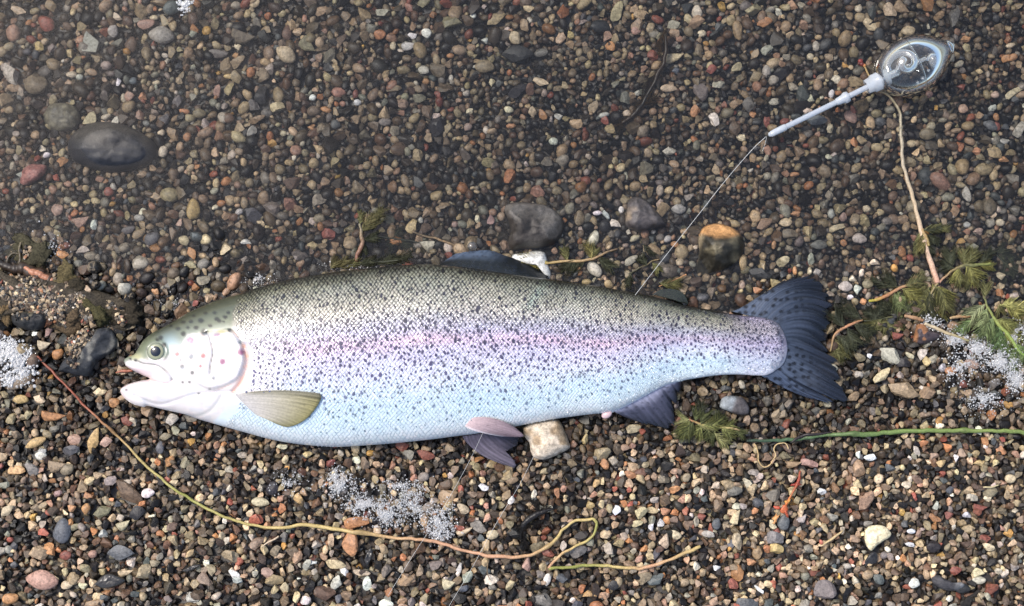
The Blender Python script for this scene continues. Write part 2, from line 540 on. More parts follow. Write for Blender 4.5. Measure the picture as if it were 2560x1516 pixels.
# ------------------------------------------------------------------ big stones traced from the photograph
def slab(name, outline, height, zc, colf, mat, label, cat='stone', seed=1, plateau=0.35, lump=0.06, group=None, skew=(0, 0), facets=0):
    """A solid stone with the traced outline, real thickness and an uneven top."""
    c = catmull(list(outline) + [outline[0]], 6)[:-1]
    cx, cy = c.mean(0)
    n = len(c)
    rg = np.random.default_rng(seed)
    dirs = c - [cx, cy]
    size = np.abs(dirs).max()
    ringr = [1.0, 0.985, 0.95, 0.9, 0.84, 0.77, 0.69, 0.61, 0.52, .43, .34, .25, .16, .07]
    px, py, hz = [], [], []
    planes = []
    for _ in range(facets):
        th = rg.uniform(0, 6.28); planes.append((math.cos(th), math.sin(th), rg.uniform(.25, .7), rg.uniform(.5, 1.2)))
    def hfun(x, y, rr):
        u, v = (x - cx) / size, (y - cy) / size
        hgt = np.power(np.clip(1 - rr ** (2.2 + 3 * plateau), 0, 1), 0.55)
        hgt = hgt * (1 + skew[0] * u + skew[1] * v)
        for (a, b, cc, sl) in planes:
            hgt = np.minimum(hgt, 1.0 - sl * np.clip(a * u + b * v - cc + .25, 0, None))
        hgt = hgt + lump * (vnoise(u * 3 + 7, v * 3 + seed, seed) - .5) * 2 * (1 - rr ** 6) + lump * .5 * (vnoise(u * 9, v * 9 + seed, seed + 3) - .5) * (1 - rr ** 6)
        return hgt
    for r in ringr:
        q = np.array([cx, cy]) + dirs * r
        px.append(q[:, 0]); py.append(q[:, 1]); hz.append(hfun(q[:, 0], q[:, 1], r))
    px = np.concatenate(px + [[cx]]); py = np.concatenate(py + [[cy]]); hz = np.concatenate(hz + [hfun(np.array([cx]), np.array([cy]), 0.0)])
    V = P(px, py, zc + hz * height)
    lower = c * 0.88 + np.array([cx, cy]) * .12
    V = np.concatenate([V, P(lower[:, 0], lower[:, 1], zc - height * .45), P(np.array([cx]), np.array([cy]), zc - height * .6)])
    F = []
    m = len(ringr)
    for k in range(m - 1):
        for j in range(n):
            a, b = k * n + j, k * n + (j + 1) % n
            F.append((b, a, a + n, b + n))
    ctr = m * n
    for j in range(n):
        F.append(((m - 1) * n + (j + 1) % n, (m - 1) * n + j, ctr))
        lo = ctr + 1
        F.append((j, (j + 1) % n, lo + (j + 1) % n, lo + j))
        F.append((lo + j, lo + (j + 1) % n, lo + n))
    V = np.asarray(V)
    pxa = np.concatenate([px, lower[:, 0], [cx]]); pya = np.concatenate([py, lower[:, 1], [cy]])
    col = colf((pxa - cx) / size, (pya - cy) / size)
    o = mesh(name, V, F, mat, col=col)
    tag(o, label, cat, group)
    return o

def cmix(a, b, f):
    return np.asarray(a)[None] * (1 - f[:, None]) + np.asarray(b)[None] * f[:, None]

BIG = []        # (outline px, emergent?)
def big(outline, emergent=False):
    BIG.append((np.asarray(outline, float), emergent)); return outline

dk = (0.05, 0.045, 0.04)
o_oval = big([(168, 372), (175, 345), (205, 318), (255, 305), (310, 312), (360, 336), (388, 362), (396, 390), (380, 410), (340, 424), (280, 432), (220, 420), (182, 400)], True)
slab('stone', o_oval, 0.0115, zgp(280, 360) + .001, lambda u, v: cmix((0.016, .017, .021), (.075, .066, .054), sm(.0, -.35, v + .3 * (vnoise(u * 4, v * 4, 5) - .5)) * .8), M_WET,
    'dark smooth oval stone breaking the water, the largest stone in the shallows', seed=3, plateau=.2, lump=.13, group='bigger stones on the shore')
o_dome = big(cr(853, 505, 2.938, [(1195, 60), (1215, 20), (1290, 2), (1400, 8), (1500, 25), (1580, 70), (1630, 130), (1645, 190), (1610, 270), (1560, 320), (1450, 345), (1340, 350), (1240, 360), (1222, 290), (1240, 220), (1225, 140)]), True)
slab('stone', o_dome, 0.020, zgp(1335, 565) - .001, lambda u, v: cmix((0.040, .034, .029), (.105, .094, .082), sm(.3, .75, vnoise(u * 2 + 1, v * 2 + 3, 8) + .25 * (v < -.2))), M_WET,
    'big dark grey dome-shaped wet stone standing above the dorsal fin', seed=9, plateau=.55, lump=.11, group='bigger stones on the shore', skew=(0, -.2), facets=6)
o_wedge = big(cr(853, 505, 2.938, [(2095, 60), (2110, -10), (2180, -40), (2250, -5), (2310, 60), (2375, 140), (2380, 175), (2300, 195), (2200, 225), (2130, 205), (2085, 170)]), True)
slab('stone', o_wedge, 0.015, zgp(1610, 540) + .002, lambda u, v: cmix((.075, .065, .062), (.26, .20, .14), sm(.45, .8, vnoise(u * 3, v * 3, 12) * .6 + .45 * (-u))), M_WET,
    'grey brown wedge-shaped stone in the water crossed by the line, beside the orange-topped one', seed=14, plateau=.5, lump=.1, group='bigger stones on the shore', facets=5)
o_otop = big(cr(1706, 505, 2.934, [(118, 240), (150, 188), (215, 160), (290, 160), (365, 186), (430, 238), (462, 310), (452, 385), (400, 452), (325, 498), (245, 530), (165, 545), (112, 528), (98, 492), (112, 425), (122, 360), (112, 300)]), True)
def col_otop(u, v):
    f = sm(-.35, -.6, v + .25 * (vnoise(u * 5, v * 5, 2) - .5))
    base = cmix((.026, .023, .016), (.15, .125, .075), sm(.55, .85, vnoise(u * 3 + 9, v * 3, 4)))
    g = sm(-.45, -.7, u + .3 * v)  # pale left strip: light on that edge painted into the colour
    base = base * (1 - g[:, None]) + np.array((.33, .26, .16))[None] * g[:, None]
    return base * (1 - f[:, None]) + np.array((.44, .23, .09))[None] * f[:, None]
slab('stone', o_otop, 0.021, zgp(1800, 625) - .001, col_otop, M_WET, 'wet olive brown stone with an orange top standing in the water above the tail', seed=21, plateau=.05, lump=.12, facets=3, group='bigger stones on the shore', skew=(0, -.25))
o_tan = big(cr(853, 1010, 2.933, [(1330, 170), (1400, 130), (1500, 110), (1590, 115), (1635, 190), (1665, 265), (1676, 322), (1610, 362), (1540, 395), (1470, 410), (1412, 392), (1388, 345), (1380, 290), (1345, 240)]))
slab('stone', o_tan, 0.012, zgp(1370, 1105) + .002, lambda u, v: cmix((.36, .26, .16), (.60, .50, .38), sm(.35, .65, vnoise(u * 3, v * 3 + 3, 31) + .2 * (v > .2))), M_DRY,
    'large pale tan stone half under the belly beside the pelvic fins', seed=33, plateau=.5, group='bigger stones on the shore', facets=4)
o_white = big(cr(853, 505, 2.938, [(1232, 412), (1260, 385), (1340, 375), (1420, 360), (1490, 370), (1510, 410), (1525, 470), (1545, 530), (1540, 580), (1515, 560), (1490, 490), (1440, 470), (1360, 460), (1290, 440)]))
slab('stone', o_white, 0.006, zgp(1330, 650) + .001, lambda u, v: cmix((.50, .50, .46), (.68, .67, .63), vnoise(u * 4, v * 4, 6)), M_WET,
    'milky white stone lying in the water against the dorsal fin', seed=40, plateau=.4, lump=.1, group='bigger stones on the shore')
o_slate = big(cr(0, 600, 3.619, [(525, 1190), (560, 1110), (640, 1040), (700, 960), (790, 870), (880, 800), (980, 790), (1040, 860), (1062, 940), (1030, 1010), (950, 1060), (880, 1110), (830, 1200), (790, 1235), (700, 1225), (600, 1200)]))
slab('rock', o_slate, 0.011, zgp(225, 880) + .001, lambda u, v: cmix((.030, .032, .036), (.13, .125, .11), sm(.5, .75, vnoise(u * 7, v * 7, 3) * .6 + vnoise(u * 2, v * 2, 9) * .4 + .22 * (-v))), M_DRY,
    'long black slate chunk dusted with grit in front of the snout', 'rock', seed=51, plateau=.3, lump=.16, group='dark rocks by the snout', facets=3, skew=(-.1, -.2))
o_moss = big(cr(0, 600, 3.619, [(95, 690), (150, 650), (250, 640), (350, 640), (430, 670), (440, 740), (390, 800), (300, 825), (190, 800), (120, 760)]))
slab('rock', o_moss, 0.012, zgp(75, 805) + .001, lambda u, v: cmix((.022, .022, .022), (.13, .115, .075), sm(.45, .7, vnoise(u * 5, v * 5, 3) * .6 - .7 * v)), M_DRY,
    'black lumpy rock with muddy moss at the water edge above the foam', 'rock', seed=53, plateau=.2, lump=.22, group='dark rocks by the snout')
o_moon = big(cr(1706, 1010, 2.934, [(1335, 965), (1342, 925), (1372, 897), (1430, 888), (1485, 900), (1518, 930), (1532, 958), (1512, 985), (1480, 1002), (1452, 1022), (1425, 1040), (1400, 1070), (1378, 1076), (1352, 1045), (1338, 1005)]))
slab('shell', o_moon, 0.0035, zgp(2192, 1341) + .0045, lambda u, v: cmix((.72, .62, .40), (.55, .45, .30), sm(.55, .8, vnoise(u * 5, v * 5, 6) * .7 + .3 * sm(.3, .8, u))), M_DRY,
    'half-moon cream shell fragment with one ragged edge on the dry gravel', 'shell', seed=60, plateau=.6, lump=.05)
o_mgrey = big([(108, 285), (125, 262), (165, 258), (195, 275), (198, 305), (180, 325), (140, 328), (115, 312)])
slab('stone', o_mgrey, 0.006, zgp(150, 290) + .0005, lambda u, v: cmix((.06, .055, .042), (.19, .17, .12), vnoise(u * 5, v * 5, 61)), M_WET,
    'mossy olive grey stone under water up against the dark oval stone', seed=62, plateau=.2, lump=.2, group='bigger stones on the shore')
o_kidney = big(cr(1706, 1010, 2.934, [(1825, 1275), (1870, 1255), (1930, 1285), (1990, 1310), (2050, 1310), (2068, 1335), (2020, 1365), (1950, 1372), (1880, 1350), (1835, 1315)]))
slab('stone', o_kidney, 0.005, zgp(2360, 1455) + .003, lambda u, v: cmix((.055, .052, .055), (.24, .23, .22), sm(.3, .8, u)), M_DRY,
    'dark curved kidney-shaped stone with a pale end near the bottom corner', seed=64, plateau=.3, group='bigger stones on the shore')
o_red = big(cr(0, 0, 2.938, [(150, 1310), (165, 1250), (215, 1210), (280, 1205), (335, 1215), (345, 1250), (310, 1300), (250, 1340), (190, 1365), (150, 1350)]))
slab('stone', o_red, 0.0075, zgp(82, 438) + .0005, lambda u, v: cmix((.23, .085, .075), (.38, .19, .16), vnoise(u * 9, v * 9, 71)), M_WET,
    'dusty red oval stone under water below the dark oval stone', seed=66, plateau=.1, group='bigger stones on the shore')
o_flint = big(cr(1640, 980, 5.3, [(840, 200), (870, 90), (960, 50), (1060, 60), (1140, 70), (1200, 140), (1235, 210), (1220, 290), (1130, 305), (1040, 290), (960, 260), (880, 230)]))
slab('stone', o_flint, 0.004, zgp(1837, 1015) + .003, lambda u, v: cmix((.085, .075, .075), (.22, .24, .25), sm(.1, -.3, u + .4 * v)), M_DRY,
    'flat grey purple stone with a blue grey end between anal fin and tail', seed=68, plateau=.6, group='bigger stones on the shore')

# ------------------------------------------------------------------ pebbles traced one by one: x y long short angle colour shape, in eight blocks of the photograph
CREAM = {'w': (.66, .64, .60), 'c': (.50, .42, .29), 't': (.29, .215, .14), 'o': (.38, .20, .10), 'r': (.23, .085, .065), 'p': (.36, .245, .20), 'b': (.125, .082, .058),
         'g': (.16, .15, .145), 'l': (.38, .37, .33), 'd': (.030, .030, .032), 'u': (.105, .115, .125), 'k': (.20, .175, .12), 'y': (.46, .33, .16)}
CNAME = {'w': 'white', 'c': 'cream', 't': 'tan', 'o': 'orange', 'r': 'brick red', 'p': 'pink', 'b': 'brown', 'g': 'grey', 'l': 'pale grey', 'd': 'black', 'u': 'blue grey', 'k': 'olive', 'y': 'yellow'}
SNAME = {'r': 'rounded', 'a': 'angular', 't': 'three-cornered', 'f': 'flat'}
TR = {}
TR[0, 0, 2.938] = """135 80 110 55 -15 c a;375 40 95 80 90 t a;1262 58 125 105 0 u r;815 95 85 45 -35 c r;1090 97 70 40 0 c r;965 108 75 45 25 k r;1075 178 125 75 10 p r;1185 258 185 125 -5 l r;830 230 95 75 80 l r;1405 245 80 60 0 l a;672 315 150 115 80 l t;287 345 72 65 -45 y a;345 175 120 100 -60 r r;965 330 110 85 60 b r;1870 25 80 60 20 c r;1580 170 85 60 85 k a;1785 280 170 110 -10 k a;1718 318 55 50 0 c r;2100 398 160 112 -35 c r;2255 340 130 100 -50 k a;2110 240 110 70 80 b r;1940 265 100 95 0 d a;78 545 175 100 -45 l a;265 622 165 138 0 k r;1605 395 145 70 -5 g r;1700 385 52 50 0 o r;1740 460 140 70 25 t a;1925 550 110 100 0 k a;1735 565 100 80 90 t a;490 530 85 50 0 c r;550 550 55 45 0 l r;670 530 90 50 -15 t r;840 585 65 40 90 w r;945 575 60 55 0 u r;1115 588 65 35 0 c r;1655 540 85 40 0 y a;950 712 85 75 0 p a;880 705 75 45 90 c r;1020 690 60 60 0 o a;1595 670 95 50 85 p a;1300 745 100 60 60 g a;1325 800 85 40 -10 o r;1465 835 95 70 -10 k r;1860 780 95 75 -35 g a;2035 785 100 70 20 c a;2380 790 85 45 -20 o r;1885 880 130 50 15 t a;1850 965 80 72 90 l a;2065 970 55 45 0 c a;2280 700 55 50 0 w r;650 872 115 85 20 c t;755 848 80 45 20 c r;1205 880 95 70 80 g a;1160 965 60 50 0 c r;1270 985 115 75 -35 t a;1355 995 70 60 45 o r;1215 1065 55 48 0 k r;315 1130 60 45 0 w r;460 1190 85 70 0 o a;125 1280 70 60 0 l r;800 1410 70 65 0 r r;1740 1105 65 60 0 t r;1945 1090 90 65 0 b a;2115 1045 65 50 0 t a;1680 870 80 70 0 b r;2270 925 60 55 0 o r;2465 915 70 65 0 u r;1920 700 130 95 85 d a;1050 895 60 45 -20 g r"""
TR[853, 0, 2.938] = """305 95 100 50 0 l t;608 20 95 75 0 k a;815 165 145 90 0 k t;965 85 50 45 0 w r;1140 140 150 80 20 t a;930 150 90 80 0 b a;1380 60 85 65 0 c a;1785 25 120 70 25 t r;2030 85 155 85 55 c a;285 255 85 75 0 o r;510 235 70 50 -10 w r;628 245 75 70 -60 w r;490 340 95 65 5 w r;1050 270 60 50 0 w t;1275 280 105 80 -70 c r;1615 275 100 72 80 c a;1690 225 70 55 -70 y a;1945 265 85 70 40 p t;1465 390 110 60 10 g r;605 515 85 65 -20 l r;1055 490 140 92 0 k r;1105 590 65 45 80 c r;795 385 60 40 0 o r;370 310 65 50 70 c r;2445 425 145 75 10 c a;2315 480 85 60 25 t r;2405 650 120 55 0 c r;2470 500 60 50 0 u r;2085 725 95 80 -60 g a;2185 670 50 45 0 l r;2290 405 80 65 -20 r a;1980 340 75 65 -30 o a;2165 225 70 65 0 p r;1300 670 150 80 20 d a;1465 605 115 55 -15 c a;1390 655 90 70 60 b a;1230 795 75 55 -20 c t;1600 845 65 50 0 l r;1405 820 80 60 80 c a;940 800 65 45 20 c r;1245 915 70 40 -10 o a;700 930 140 110 60 d a;385 650 115 48 10 k a;460 695 65 58 0 k r;110 740 60 50 0 w r;615 580 60 50 0 o r;700 675 50 48 0 r r;95 675 70 45 90 r r;450 760 90 75 -50 p a;320 895 90 60 0 g r;930 920 65 60 0 p a;1480 845 80 60 -30 o a;1940 830 85 40 10 l r;1935 880 80 58 -40 r a;2110 820 70 55 0 c a;1560 1030 70 58 0 l r;2410 1110 95 60 20 l a;1905 195 150 95 -10 d r;1300 400 230 120 -10 d a"""
TR[1706, 0, 2.934] = """605 165 115 75 0 o a;405 225 140 70 -85 t r;165 220 70 55 0 c r;465 45 90 70 0 g r;1520 80 115 90 -40 c a;1605 65 120 80 -40 t a;1385 190 145 72 -30 c a;1655 225 100 70 0 c r;1885 120 85 65 20 t a;2000 120 160 80 90 g a;2125 260 80 50 0 o r;2390 430 95 60 10 o a;2470 400 70 60 0 o r;2455 310 80 40 10 c r;1110 395 68 60 0 t t;970 390 55 52 0 c a;620 365 88 62 40 l a;120 375 100 60 -75 k a;1330 30 65 58 0 c r;540 565 95 75 10 t a;670 590 75 70 0 l r;400 495 80 68 70 c a;265 615 90 65 0 l a;140 675 135 95 -65 g a;485 765 110 90 70 g a;395 760 95 62 35 t a;680 748 90 50 5 l r;95 815 90 72 90 o a;235 875 98 65 -60 w a;330 830 90 75 0 k r;535 830 55 48 0 o r;1235 860 105 80 -45 p r;1425 835 80 60 0 k r;1125 670 65 48 60 w t;215 510 80 68 0 r a;1105 930 70 60 60 c r;385 940 110 85 80 b a;970 875 170 85 0 u a;625 890 90 60 80 r a;770 880 75 55 20 r a;445 1000 70 52 0 c r;2060 800 70 65 0 p r;2080 620 70 50 0 r r;1975 415 85 60 70 l a;1910 540 110 75 70 g a;2310 780 65 55 0 l r;2340 845 60 50 80 o r;2260 920 112 68 -25 u r;2340 915 75 58 -60 r r;2030 950 80 40 10 t r;2395 1030 80 45 0 l r;2475 950 120 75 65 l a;1800 985 120 85 0 k r;2290 1125 115 85 -50 t a;2185 1100 70 58 0 o r;2385 1160 85 45 0 o r;2330 680 70 58 0 p r;2430 680 135 52 35 c a;2085 1425 110 62 -60 l a;1840 680 60 58 0 p r;835 1275 85 38 0 o r"""
TR[0, 505, 2.938] = """605 145 112 78 20 p a;675 165 80 50 80 w a;735 160 70 45 -15 b r;420 60 90 82 0 p r;1010 115 80 55 0 l r;1020 235 102 60 25 t r;1115 270 115 85 20 u r;945 205 100 55 20 g r;1420 55 150 100 85 y r;1355 285 82 70 -45 c r;1410 380 100 60 -75 o a;1800 290 80 38 0 w r;460 390 85 62 0 o a;490 320 55 52 0 r r;1310 150 60 50 90 p r;1240 415 60 48 0 t r;2410 235 100 80 0 r a;1750 70 60 48 0 l r;2345 120 85 65 0 k r;1145 660 60 50 0 o r;1105 705 55 48 0 t r;1440 745 50 48 0 r r;270 968 52 34 0 w r;325 1055 92 72 0 c a;425 1120 88 70 20 o r;140 1320 200 95 25 k r;735 1395 92 58 25 c a;840 1475 75 72 0 o r;155 1450 108 62 -5 y r;290 1450 85 62 0 c a;360 945 100 46 75 p a;890 1095 42 40 0 t r"""
TR[853, 505, 2.938] = """1000 125 60 44 70 c r;1100 130 80 56 80 p r;1175 105 72 62 80 t r;835 165 52 48 0 p r;1750 120 110 76 85 k r;1885 80 72 38 0 w a;1950 95 80 36 -50 w a;2015 165 86 55 -20 w t;2060 55 54 44 80 w r;2160 265 86 48 15 c a;2405 270 60 54 0 l r;2130 430 110 55 30 l r;1860 495 135 85 -50 l r;1855 270 120 75 65 l r;1740 485 66 44 -20 o r;1805 590 76 50 0 y t;1940 180 100 88 80 d r;2480 50 110 75 0 l r;2455 310 60 48 0 o r;2490 440 70 58 0 c r;580 130 50 44 80 l r"""
TR[1706, 505, 2.934] = """570 525 180 80 -5 d a;835 85 86 44 0 o r;755 150 92 62 0 c r;790 235 112 72 0 k a;600 160 122 76 50 t a;1135 190 116 50 20 c a;1100 85 76 58 80 l r;1185 110 66 58 80 p r;1300 270 102 72 -20 l r;1360 50 62 54 0 c r;740 440 98 78 10 c a;675 315 66 38 85 o a;1185 300 56 48 -40 o r;1610 365 76 62 80 o r;1410 440 82 44 0 c r;1340 435 56 48 80 t r;1315 520 66 44 80 c r;990 515 62 54 0 l r;935 510 62 38 80 c r;825 505 66 38 85 o a;440 610 76 54 80 p r;550 650 76 48 -5 o a;1250 560 62 48 0 c r;1195 620 106 76 0 l r;1280 645 76 58 80 l r;1360 600 78 72 0 k r;1325 730 56 50 0 o r;1230 700 52 38 0 w r;1000 315 122 66 0 g r;2180 215 82 54 0 p r;2340 150 66 54 0 c r;2295 95 56 48 80 c r;2105 165 54 48 0 l r;2340 545 74 58 0 c t;290 555 62 34 0 c r;150 700 86 56 0 u r;945 420 88 54 75 l a;1525 1125 170 112 -15 l a;1620 1185 98 72 0 d a;1300 1140 84 62 0 k a;1365 1130 42 40 0 w r;1655 1125 74 36 -25 c r;1770 1165 74 56 -50 y r;1890 1215 66 58 80 l r;1580 985 82 58 0 r a;1465 1275 150 66 42 c a;1620 1380 215 110 -5 t a;1800 1400 112 88 0 t a;1255 1430 92 66 60 t a;1970 1240 88 58 0 o r;2120 1190 112 76 0 p a;2280 1340 114 72 20 g a;1480 1000 54 48 0 t r;1320 1000 62 46 0 c a;2040 1330 72 56 0 r a"""
TR[0, 1010, 2.933] = """395 95 168 72 -5 o a;260 285 155 66 25 y r;547 265 94 82 0 p r;690 265 195 74 65 y a;930 125 88 72 0 r a;1265 115 94 84 0 l a;995 125 72 58 80 c a;300 380 82 62 0 w r;350 335 62 44 0 l a;520 345 122 84 0 u a;120 485 128 66 5 y a;30 450 62 50 0 r a;235 480 106 92 0 g a;420 460 122 84 0 t a;490 480 96 82 0 k r;780 280 88 72 0 p a;1245 420 86 64 80 o a;945 650 225 118 -25 b a;1085 655 94 66 15 w r;1360 430 86 64 80 k a;630 770 78 62 80 o r;575 745 62 54 0 o r;465 640 62 50 0 p r;690 650 68 48 0 o a;55 780 114 64 30 c a;750 790 134 74 35 k a;800 925 68 60 0 l r;910 890 98 64 25 c a;920 815 64 56 0 c r;1010 800 118 104 0 d a;460 930 172 122 75 u r;545 905 114 46 15 k r;890 1090 192 110 -10 u a;1180 1140 78 52 0 t a;305 1290 235 135 -5 p r;535 1280 96 86 0 t a;490 1330 84 60 0 c r;660 1300 64 54 0 c r;925 1240 108 46 10 c a;75 1430 114 76 0 o r;825 1350 74 46 0 o a;690 1465 144 56 10 t r;1410 1420 94 76 0 l a;1630 1370 84 50 30 c a;1720 1250 84 68 0 w a;1780 1250 74 60 0 l a;2240 1440 78 62 0 w a;2250 1180 92 52 65 l a;2300 1130 94 38 5 w a;2460 1180 144 74 -20 c a;2380 1390 152 104 0 b a;2470 1310 104 74 70 l a;1960 1240 84 76 0 p a;1910 720 124 64 -5 c r;2000 620 104 88 70 d r;2190 690 78 68 80 y a;1985 870 64 58 0 o r;1650 880 74 48 0 k r;2065 860 88 42 0 t r;2440 420 78 52 35 r a;2085 305 84 42 0 c r;1215 240 88 52 0 k a;1175 320 88 58 80 u r;2020 1080 82 66 65 k a;480 1110 84 66 0 r r"""
TR[853, 1010, 2.933] = """620 375 124 72 0 r a;1045 595 78 50 -20 w a;1250 690 66 48 70 w r;895 770 86 76 0 c a;910 935 124 46 20 c a;1930 440 84 60 -40 o a;1785 250 82 46 75 y r;1585 640 78 48 -65 o a;1865 570 72 48 70 y r;1250 560 98 56 10 t r;2120 520 84 56 0 o a;2365 555 84 66 0 k a;2330 850 62 52 80 w r;2255 880 56 38 80 w r;2165 880 92 52 0 c a;1940 955 80 62 0 c a;2370 1000 114 74 80 c t;2450 960 84 70 0 c a;1820 725 64 56 0 y r;2010 760 74 58 70 w a;2365 770 78 56 0 o a;2445 630 82 56 0 o a;1515 1095 94 56 0 r a;1740 1085 122 92 0 g a;1510 1290 92 52 80 w r;1440 1050 108 76 0 k a;1360 1170 114 60 85 p t;1110 960 86 66 0 c r;505 965 78 46 10 t a;590 1190 92 48 80 t a;870 1170 74 42 85 l a;195 1320 98 76 70 w a;150 1240 124 50 -15 c a;20 1215 94 52 -75 w a;470 1290 112 86 0 t a;330 1470 104 66 -10 w r;110 870 175 92 15 o a;70 1020 172 128 -60 o a;790 1325 92 80 0 c a;925 1270 94 72 80 l a;905 1320 70 56 0 u r;2310 1290 124 74 35 u a;2220 1280 114 92 0 k a;1620 1280 84 66 0 u a;1820 1395 104 54 -5 y t;1480 1440 152 92 0 g a;2000 1330 94 72 0 d a"""
TR[1706, 1010, 2.934] = """475 125 78 58 55 p a;755 380 108 56 -10 k t;815 445 114 54 5 t a;1350 385 88 50 15 w r;1300 475 116 96 75 t a;1605 578 74 58 0 c r;1000 630 64 52 0 w a;225 585 78 56 20 c a;710 530 88 76 0 k t;785 535 70 56 0 c a;930 435 124 54 -10 p a;1870 425 74 52 20 y r;2135 420 94 46 0 y r;2335 340 78 66 0 o a;1265 360 62 34 85 w r;1980 385 62 38 -70 w r;2405 550 74 62 0 c r;2200 670 68 58 0 c r;2260 645 98 74 0 k a;2125 690 78 60 0 l a;1815 725 68 42 80 l a;1850 840 94 50 -25 o a;1915 800 68 58 0 r a;2185 765 98 54 -5 r a;2050 795 78 42 -10 w a;1345 710 154 100 75 t a;385 640 108 70 0 g r;395 830 116 56 65 c t;875 850 98 50 35 l t;745 870 112 86 70 u r;250 880 82 62 80 u r;190 955 98 50 -15 l r;400 1010 125 70 -75 c a;690 1060 98 70 -5 y a;550 1090 94 66 70 t a;480 1135 78 52 -10 o a;405 1240 114 84 80 o a;370 1325 84 68 -40 r a;125 810 64 50 0 r a;630 860 78 50 -60 c r;680 985 116 102 0 g a;1260 990 88 56 0 t a;1620 1005 78 34 -10 w a;1635 910 68 38 0 w a;1755 870 78 50 -65 t a;1840 1050 98 82 0 d r;1475 1155 68 52 80 y a;1360 1255 78 68 0 t r;1700 1315 80 70 0 w r;1440 1285 94 68 -40 u r;2170 1240 88 66 0 c t;2000 1225 98 62 0 r a;2175 1295 92 56 0 l r;2245 1050 84 58 0 c a;2220 990 78 58 0 r a;530 1325 88 28 -35 w a;1050 1360 152 134 0 g a;2055 1355 104 72 0 d r;1385 1140 112 82 80 d a;230 1175 58 42 0 w a;475 1460 154 74 0 u a;2265 1360 102 82 60 r a"""
PEB = []
for (ox, oy, s), txt in TR.items():
    for it in txt.split(';'):
        f = it.split()
        x, y, w, h, a = map(float, f[:5])
        PEB.append(dict(px=ox + x / s, py=oy + y / s, w=w / s, h=h / s, a=a, c=f[5], s=f[6]))
# drop the ones that lie on a big stone or under the trout
keep = []
for p in PEB:
    q = np.array([p['px']]), np.array([p['py']])
    if any(inside(q[0], q[1], b[0])[0] for b in BIG) or inside(q[0], q[1], OUTLINE)[0]:
        continue
    keep.append(p)
PEB = sorted(keep, key=lambda p: -p['w'] * p['h'])
SINGLE, REST = PEB[:286], PEB[286:]
N_TRACED = len(PEB)

SHAPES = {}
rgs = np.random.default_rng(8)
for key, ang in (('r', 0), ('a', 1), ('t', 2)):
    SHAPES[key] = []
    for i in range(9):
        V, F = rock_shape(2, ang, rgs)
        me = bpy.data.meshes.new('pebble')
        me.from_pydata(V.tolist(), [], F.tolist())
        me.polygons.foreach_set('use_smooth', np.full(len(F), ang == 0))
        me.materials.append(M_PEBBLE)
        SHAPES[key].append(me)

LAND = [('the snout', 300, 880), ('the open jaw', 320, 1020), ('the gill side of the belly', 560, 1090), ('the belly edge', 800, 1140), ('the deepest belly', 1000, 1140), ('the lower pelvic fin', 1250, 1180),
        ('the anal fin', 1640, 1090), ('the tail fin top', 2040, 690), ('the tail fin tip', 2140, 985), ('the tail fin middle', 2120, 830), ('the dorsal fin', 1190, 630), ('the shoulder of the trout', 640, 710), ('the neck', 470, 800),
        ('the trout back', 960, 640), ('the adipose fin', 1690, 735), ('the float shell', 2300, 160), ('the float stem', 2040, 285), ('the float tip', 1910, 350), ('the dark oval stone', 280, 365), ('the dome stone', 1340, 570),
        ('the wedge stone', 1610, 545), ('the orange-topped stone', 1800, 625), ('the tan stone', 1375, 1105), ('the slate chunk', 225, 890), ('the stem kink', 245, 1055), ('the straw stem bend', 430, 1215), ('the straw stem dip', 640, 1315),
        ('the straw stem knot', 1210, 1390), ('the straw zigzag', 1440, 1330), ('the straw stem end', 1740, 1365), ('the green stem', 2200, 1080), ('the green stem end', 2520, 1080), ('the green stem foot', 1890, 1105), ('the foam patch', 960, 1250),
        ('the curly rootlet', 1920, 1165), ('the half-moon shell', 2192, 1341), ('the waterweed', 2280, 720), ('the orange twig', 1955, 1240), ('the bubble raft', 465, 15), ('the brown weed strand', 1630, 230), ('the black root shred', 1330, 1300),
        ('the pale upright stem', 2320, 610), ('the driftwood twig', 150, 690), ('the white froth', 40, 900), ('the right-hand froth', 2480, 960), ('the green tuft', 1760, 1070), ('the red seed head', 2150, 160),
        ('the top corner by the froth raft', 30, 30), ('the top edge centre', 1280, 20), ('the top corner past the float', 2530, 30), ('the bottom corner under the straw', 30, 1480), ('the bottom edge centre', 1150, 1500), ('the kidney stone', 2360, 1455), ('the dusty red stone', 82, 440)]
used = set()
def pebble_label(p):
    dd = sorted(LAND, key=lambda l: math.hypot(l[1] - p['px'], l[2] - p['py']))
    L = max(p['w'], p['h'])
    size = 'large' if L > 44 else ('mid-sized' if L > 29 else 'small')
    form = 'long' if p['w'] > 1.75 * p['h'] else ('squat' if p['w'] < 1.15 * p['h'] else 'oblong')
    base = f"{size} {CNAME[p['c']]} {form} {SNAME[p['s']]} pebble"
    for i in range(1, 9):
        for pre in ('beside {a}, towards {b}', 'near {a} on the side of {b}'):
            t = base + ' ' + pre.format(a=dd[0][0], b=dd[i][0])
            if i == 1 and pre.startswith('near'): continue
            if t not in used and len(t.replace(',', '').split()) <= 16:
                used.add(t); return t
    t = base + f", between {dd[1][0]} and {dd[2][0]}"
    while t in used: t = t.replace('pebble', 'stone', 1)
    used.add(t)
    return t

def jit(c, rg, v=.12):
    c = np.asarray(c, float) * rg.uniform(1 - v * 1.4, 1 + v * 1.4)
    return np.clip(c * rg.uniform(1 - v * .5, 1 + v * .5, 3), .008, .8)

